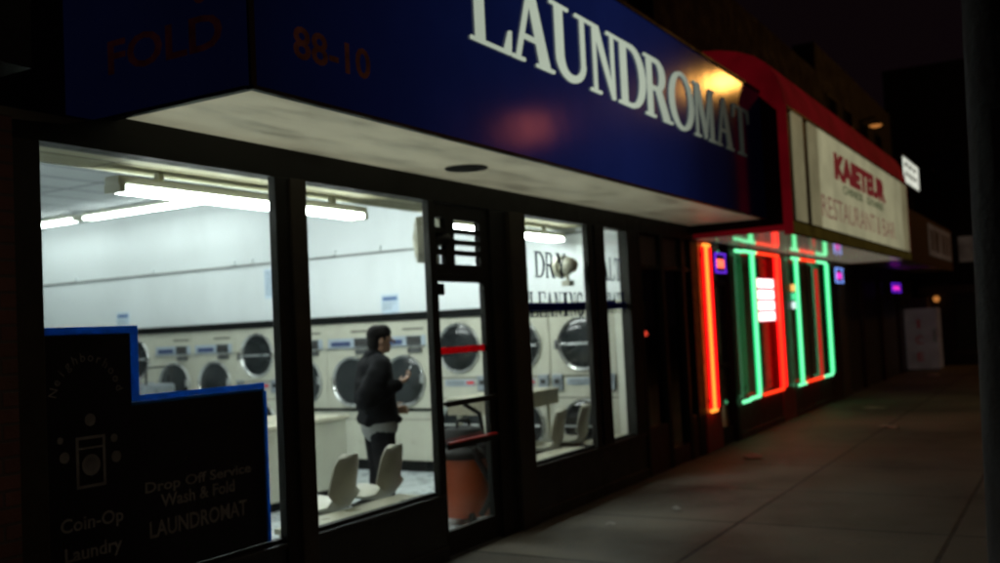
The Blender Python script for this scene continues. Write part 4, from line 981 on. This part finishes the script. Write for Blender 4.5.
MB().lathe([(.06,0),(.06,.03),(.04,.05)], (29.98,-.55,1.86), (-1,0,0), 14).build('base', 'black_metal', al); MB().lathe([(.06,.045),(.085,.09),(.06,.14),(.01,.15)], (29.98,-.55,1.86), (-1,0,0), 14).build('bulb', 'amber', al)
# building stepping forward at the end
eb = thing('projecting_building', 'dark building stepping forward across the far end of the pavement', 'building', (33,-1.5,0))
MB().box((30.0,-3.7,0),(42,.5,.32)).build('plinth', 'stucco', eb)
MB().box((30.02,-3.68,2.3),(42,.5,8.5)).build('wall', 'dark_brick', eb)
for y0, y1 in ((-3.68,-3.3),(-.95,-.2)): MB().box((30.02,y0,.321),(30.4,y1,2.299)).build('pier', 'stucco', eb)
MB().box((30.1,-3.3,.321),(30.12,-.95,2.0)).build('window_pane', 'black_panel', eb)
MB().box((29.9,-3.72,2.0),(30.3,-.1,2.22)).build('lintel', 'dull_brown', eb)
MB().box((29.96,-3.3,.325),(30.09,-.95,.40)).build('window_sill', 'dull_brown', eb)
MB().box((31.0,-3.3,.321),(31.1,.4,2.29)).build('room_wall', 'black_panel', eb)
MB().box((29.93,-2.6,2.85),(30.015,-1.2,3.55)).build('wall_sign', 'pale_sign', eb)
for y0 in (-3.2, -1.5):
    w = MB().box((29.99,y0,4.6),(30.018,y0+.9,6.0)).build('window', 'black_metal', eb); MB().box((29.98,y0+.06,4.66),(29.988,y0+.84,5.94)).build('pane', 'dark_glass', eb if False else w)

# utility pole right beside the camera
pl = thing('utility_pole', 'dark wooden utility pole close to the camera at the right edge', 'pole', (2.50,-3.88,0))
pv = Vector((2.560,-3.905,0)); ax = Vector((.006,-.020,1))
MB().tube([pv, pv+ax*2.5, pv+ax*9], [.15,.15,.14], 28).build('shaft', 'pole', pl, smooth=True)
MB().box((2.36,-3.93,1.9),(2.372,-3.86,2.06)).build('number_plate', 'alu', pl)

# litter on the pavement
def scrap(label, x, y, w, h, rz, mt='scrap'):
    random.seed(int(x*77)); n = 5; vs = []; fs = []
    for i in range(n):
        for j in range(4): vs.append((x+math.cos(rz)*(i/(n-1)-.5)*w-math.sin(rz)*(j/3-.5)*h, y+math.sin(rz)*(i/(n-1)-.5)*w+math.cos(rz)*(j/3-.5)*h, .006+random.uniform(0,.025)))
    for i in range(n-1):
        for j in range(3): a = i*4+j; fs.append((a,a+1,a+5,a+4))
    tag(MB().add(vs, fs).build('paper_scrap', mt), label, 'litter', 'paper litter on the pavement')
scrap('crumpled pale paper scrap lying in the red glow on the pavement', 11.35, -.62, .34, .2, .4)
scrap('small paper scrap out on the middle of the pavement', 14.5, -1.63, .3, .16, 1.0)
scrap('flattened paper near the foot of the ice freezer', 25.6, -.85, .7, .3, .2)
scrap('paper scrap on the pavement beyond the green neon', 17.3, -.95, .4, .2, 2.0)
scrap('tiny scrap near the laundromat base panel', 8.1, -.9, .10, .06, .7)
scrap('cigarette butt sized scrap near the laundromat door', 7.35, -.62, .08, .04, 1.5)

# ------------------------------------------------------------------ night sky and street light
w = bpy.data.worlds.new('World'); sc.world = w; w.use_nodes = True
nt = w.node_tree; bg = nt.nodes['Background']
sky = nt.nodes.new('ShaderNodeTexSky'); sky.sky_type = 'NISHITA'; sky.sun_disc = False; sky.sun_elevation = math.radians(-6); sky.sun_rotation = math.radians(200)
mix = nt.nodes.new('ShaderNodeMixRGB'); mix.blend_type = 'ADD'; mix.inputs[0].default_value = 1
mix.inputs[2].default_value = (.036, .017, .024, 1)     # city glow
nt.links.new(sky.outputs[0], mix.inputs[1]); nt.links.new(mix.outputs[0], bg.inputs[0]); bg.inputs[1].default_value = .08
def lamp(name, loc, energy, color, r):
    l = bpy.data.lights.new(name, 'POINT'); l.energy = energy; l.color = color; l.shadow_soft_size = r
    o = bpy.data.objects.new(name, l); col.objects.link(o); o.location = loc; return o
lamp('street_side_light', (30,-7,9), 240, (1, .45, .09), .30)  # street lamp mirrored in the sign face
lamp('street_side_light', (1.5,-15,8), 120, (1, .78, .56), .8)       # added fill light, unseen behind the camera, lifts the dark shopfronts       
lamp('traffic_light', (17.2,-7.1,5.6), 11, (1, .2, .12), .34)
lamp('brake_light', (25.7,-6.4,1.28), 1.2, (1, .08, .04), .07); lamp('indicator_light', (24.6,-6.4,1.30), 1.6, (1, .42, .08), .07)    # mirrored in the dark shopfront

# ------------------------------------------------------------------ render settings
sc.view_settings.view_transform = 'Standard'; sc.view_settings.look = 'None'; sc.view_settings.exposure = 0
sc.render.engine = 'CYCLES'
c = sc.cycles; c.use_denoising = True; c.max_bounces = 9; c.diffuse_bounces = 5; c.glossy_bounces = 4; c.transparent_max_bounces = 16; c.transmission_bounces = 6
c.sample_clamp_indirect = 4; c.caustics_reflective = False; c.caustics_refractive = False; c.filter_width = 1.9
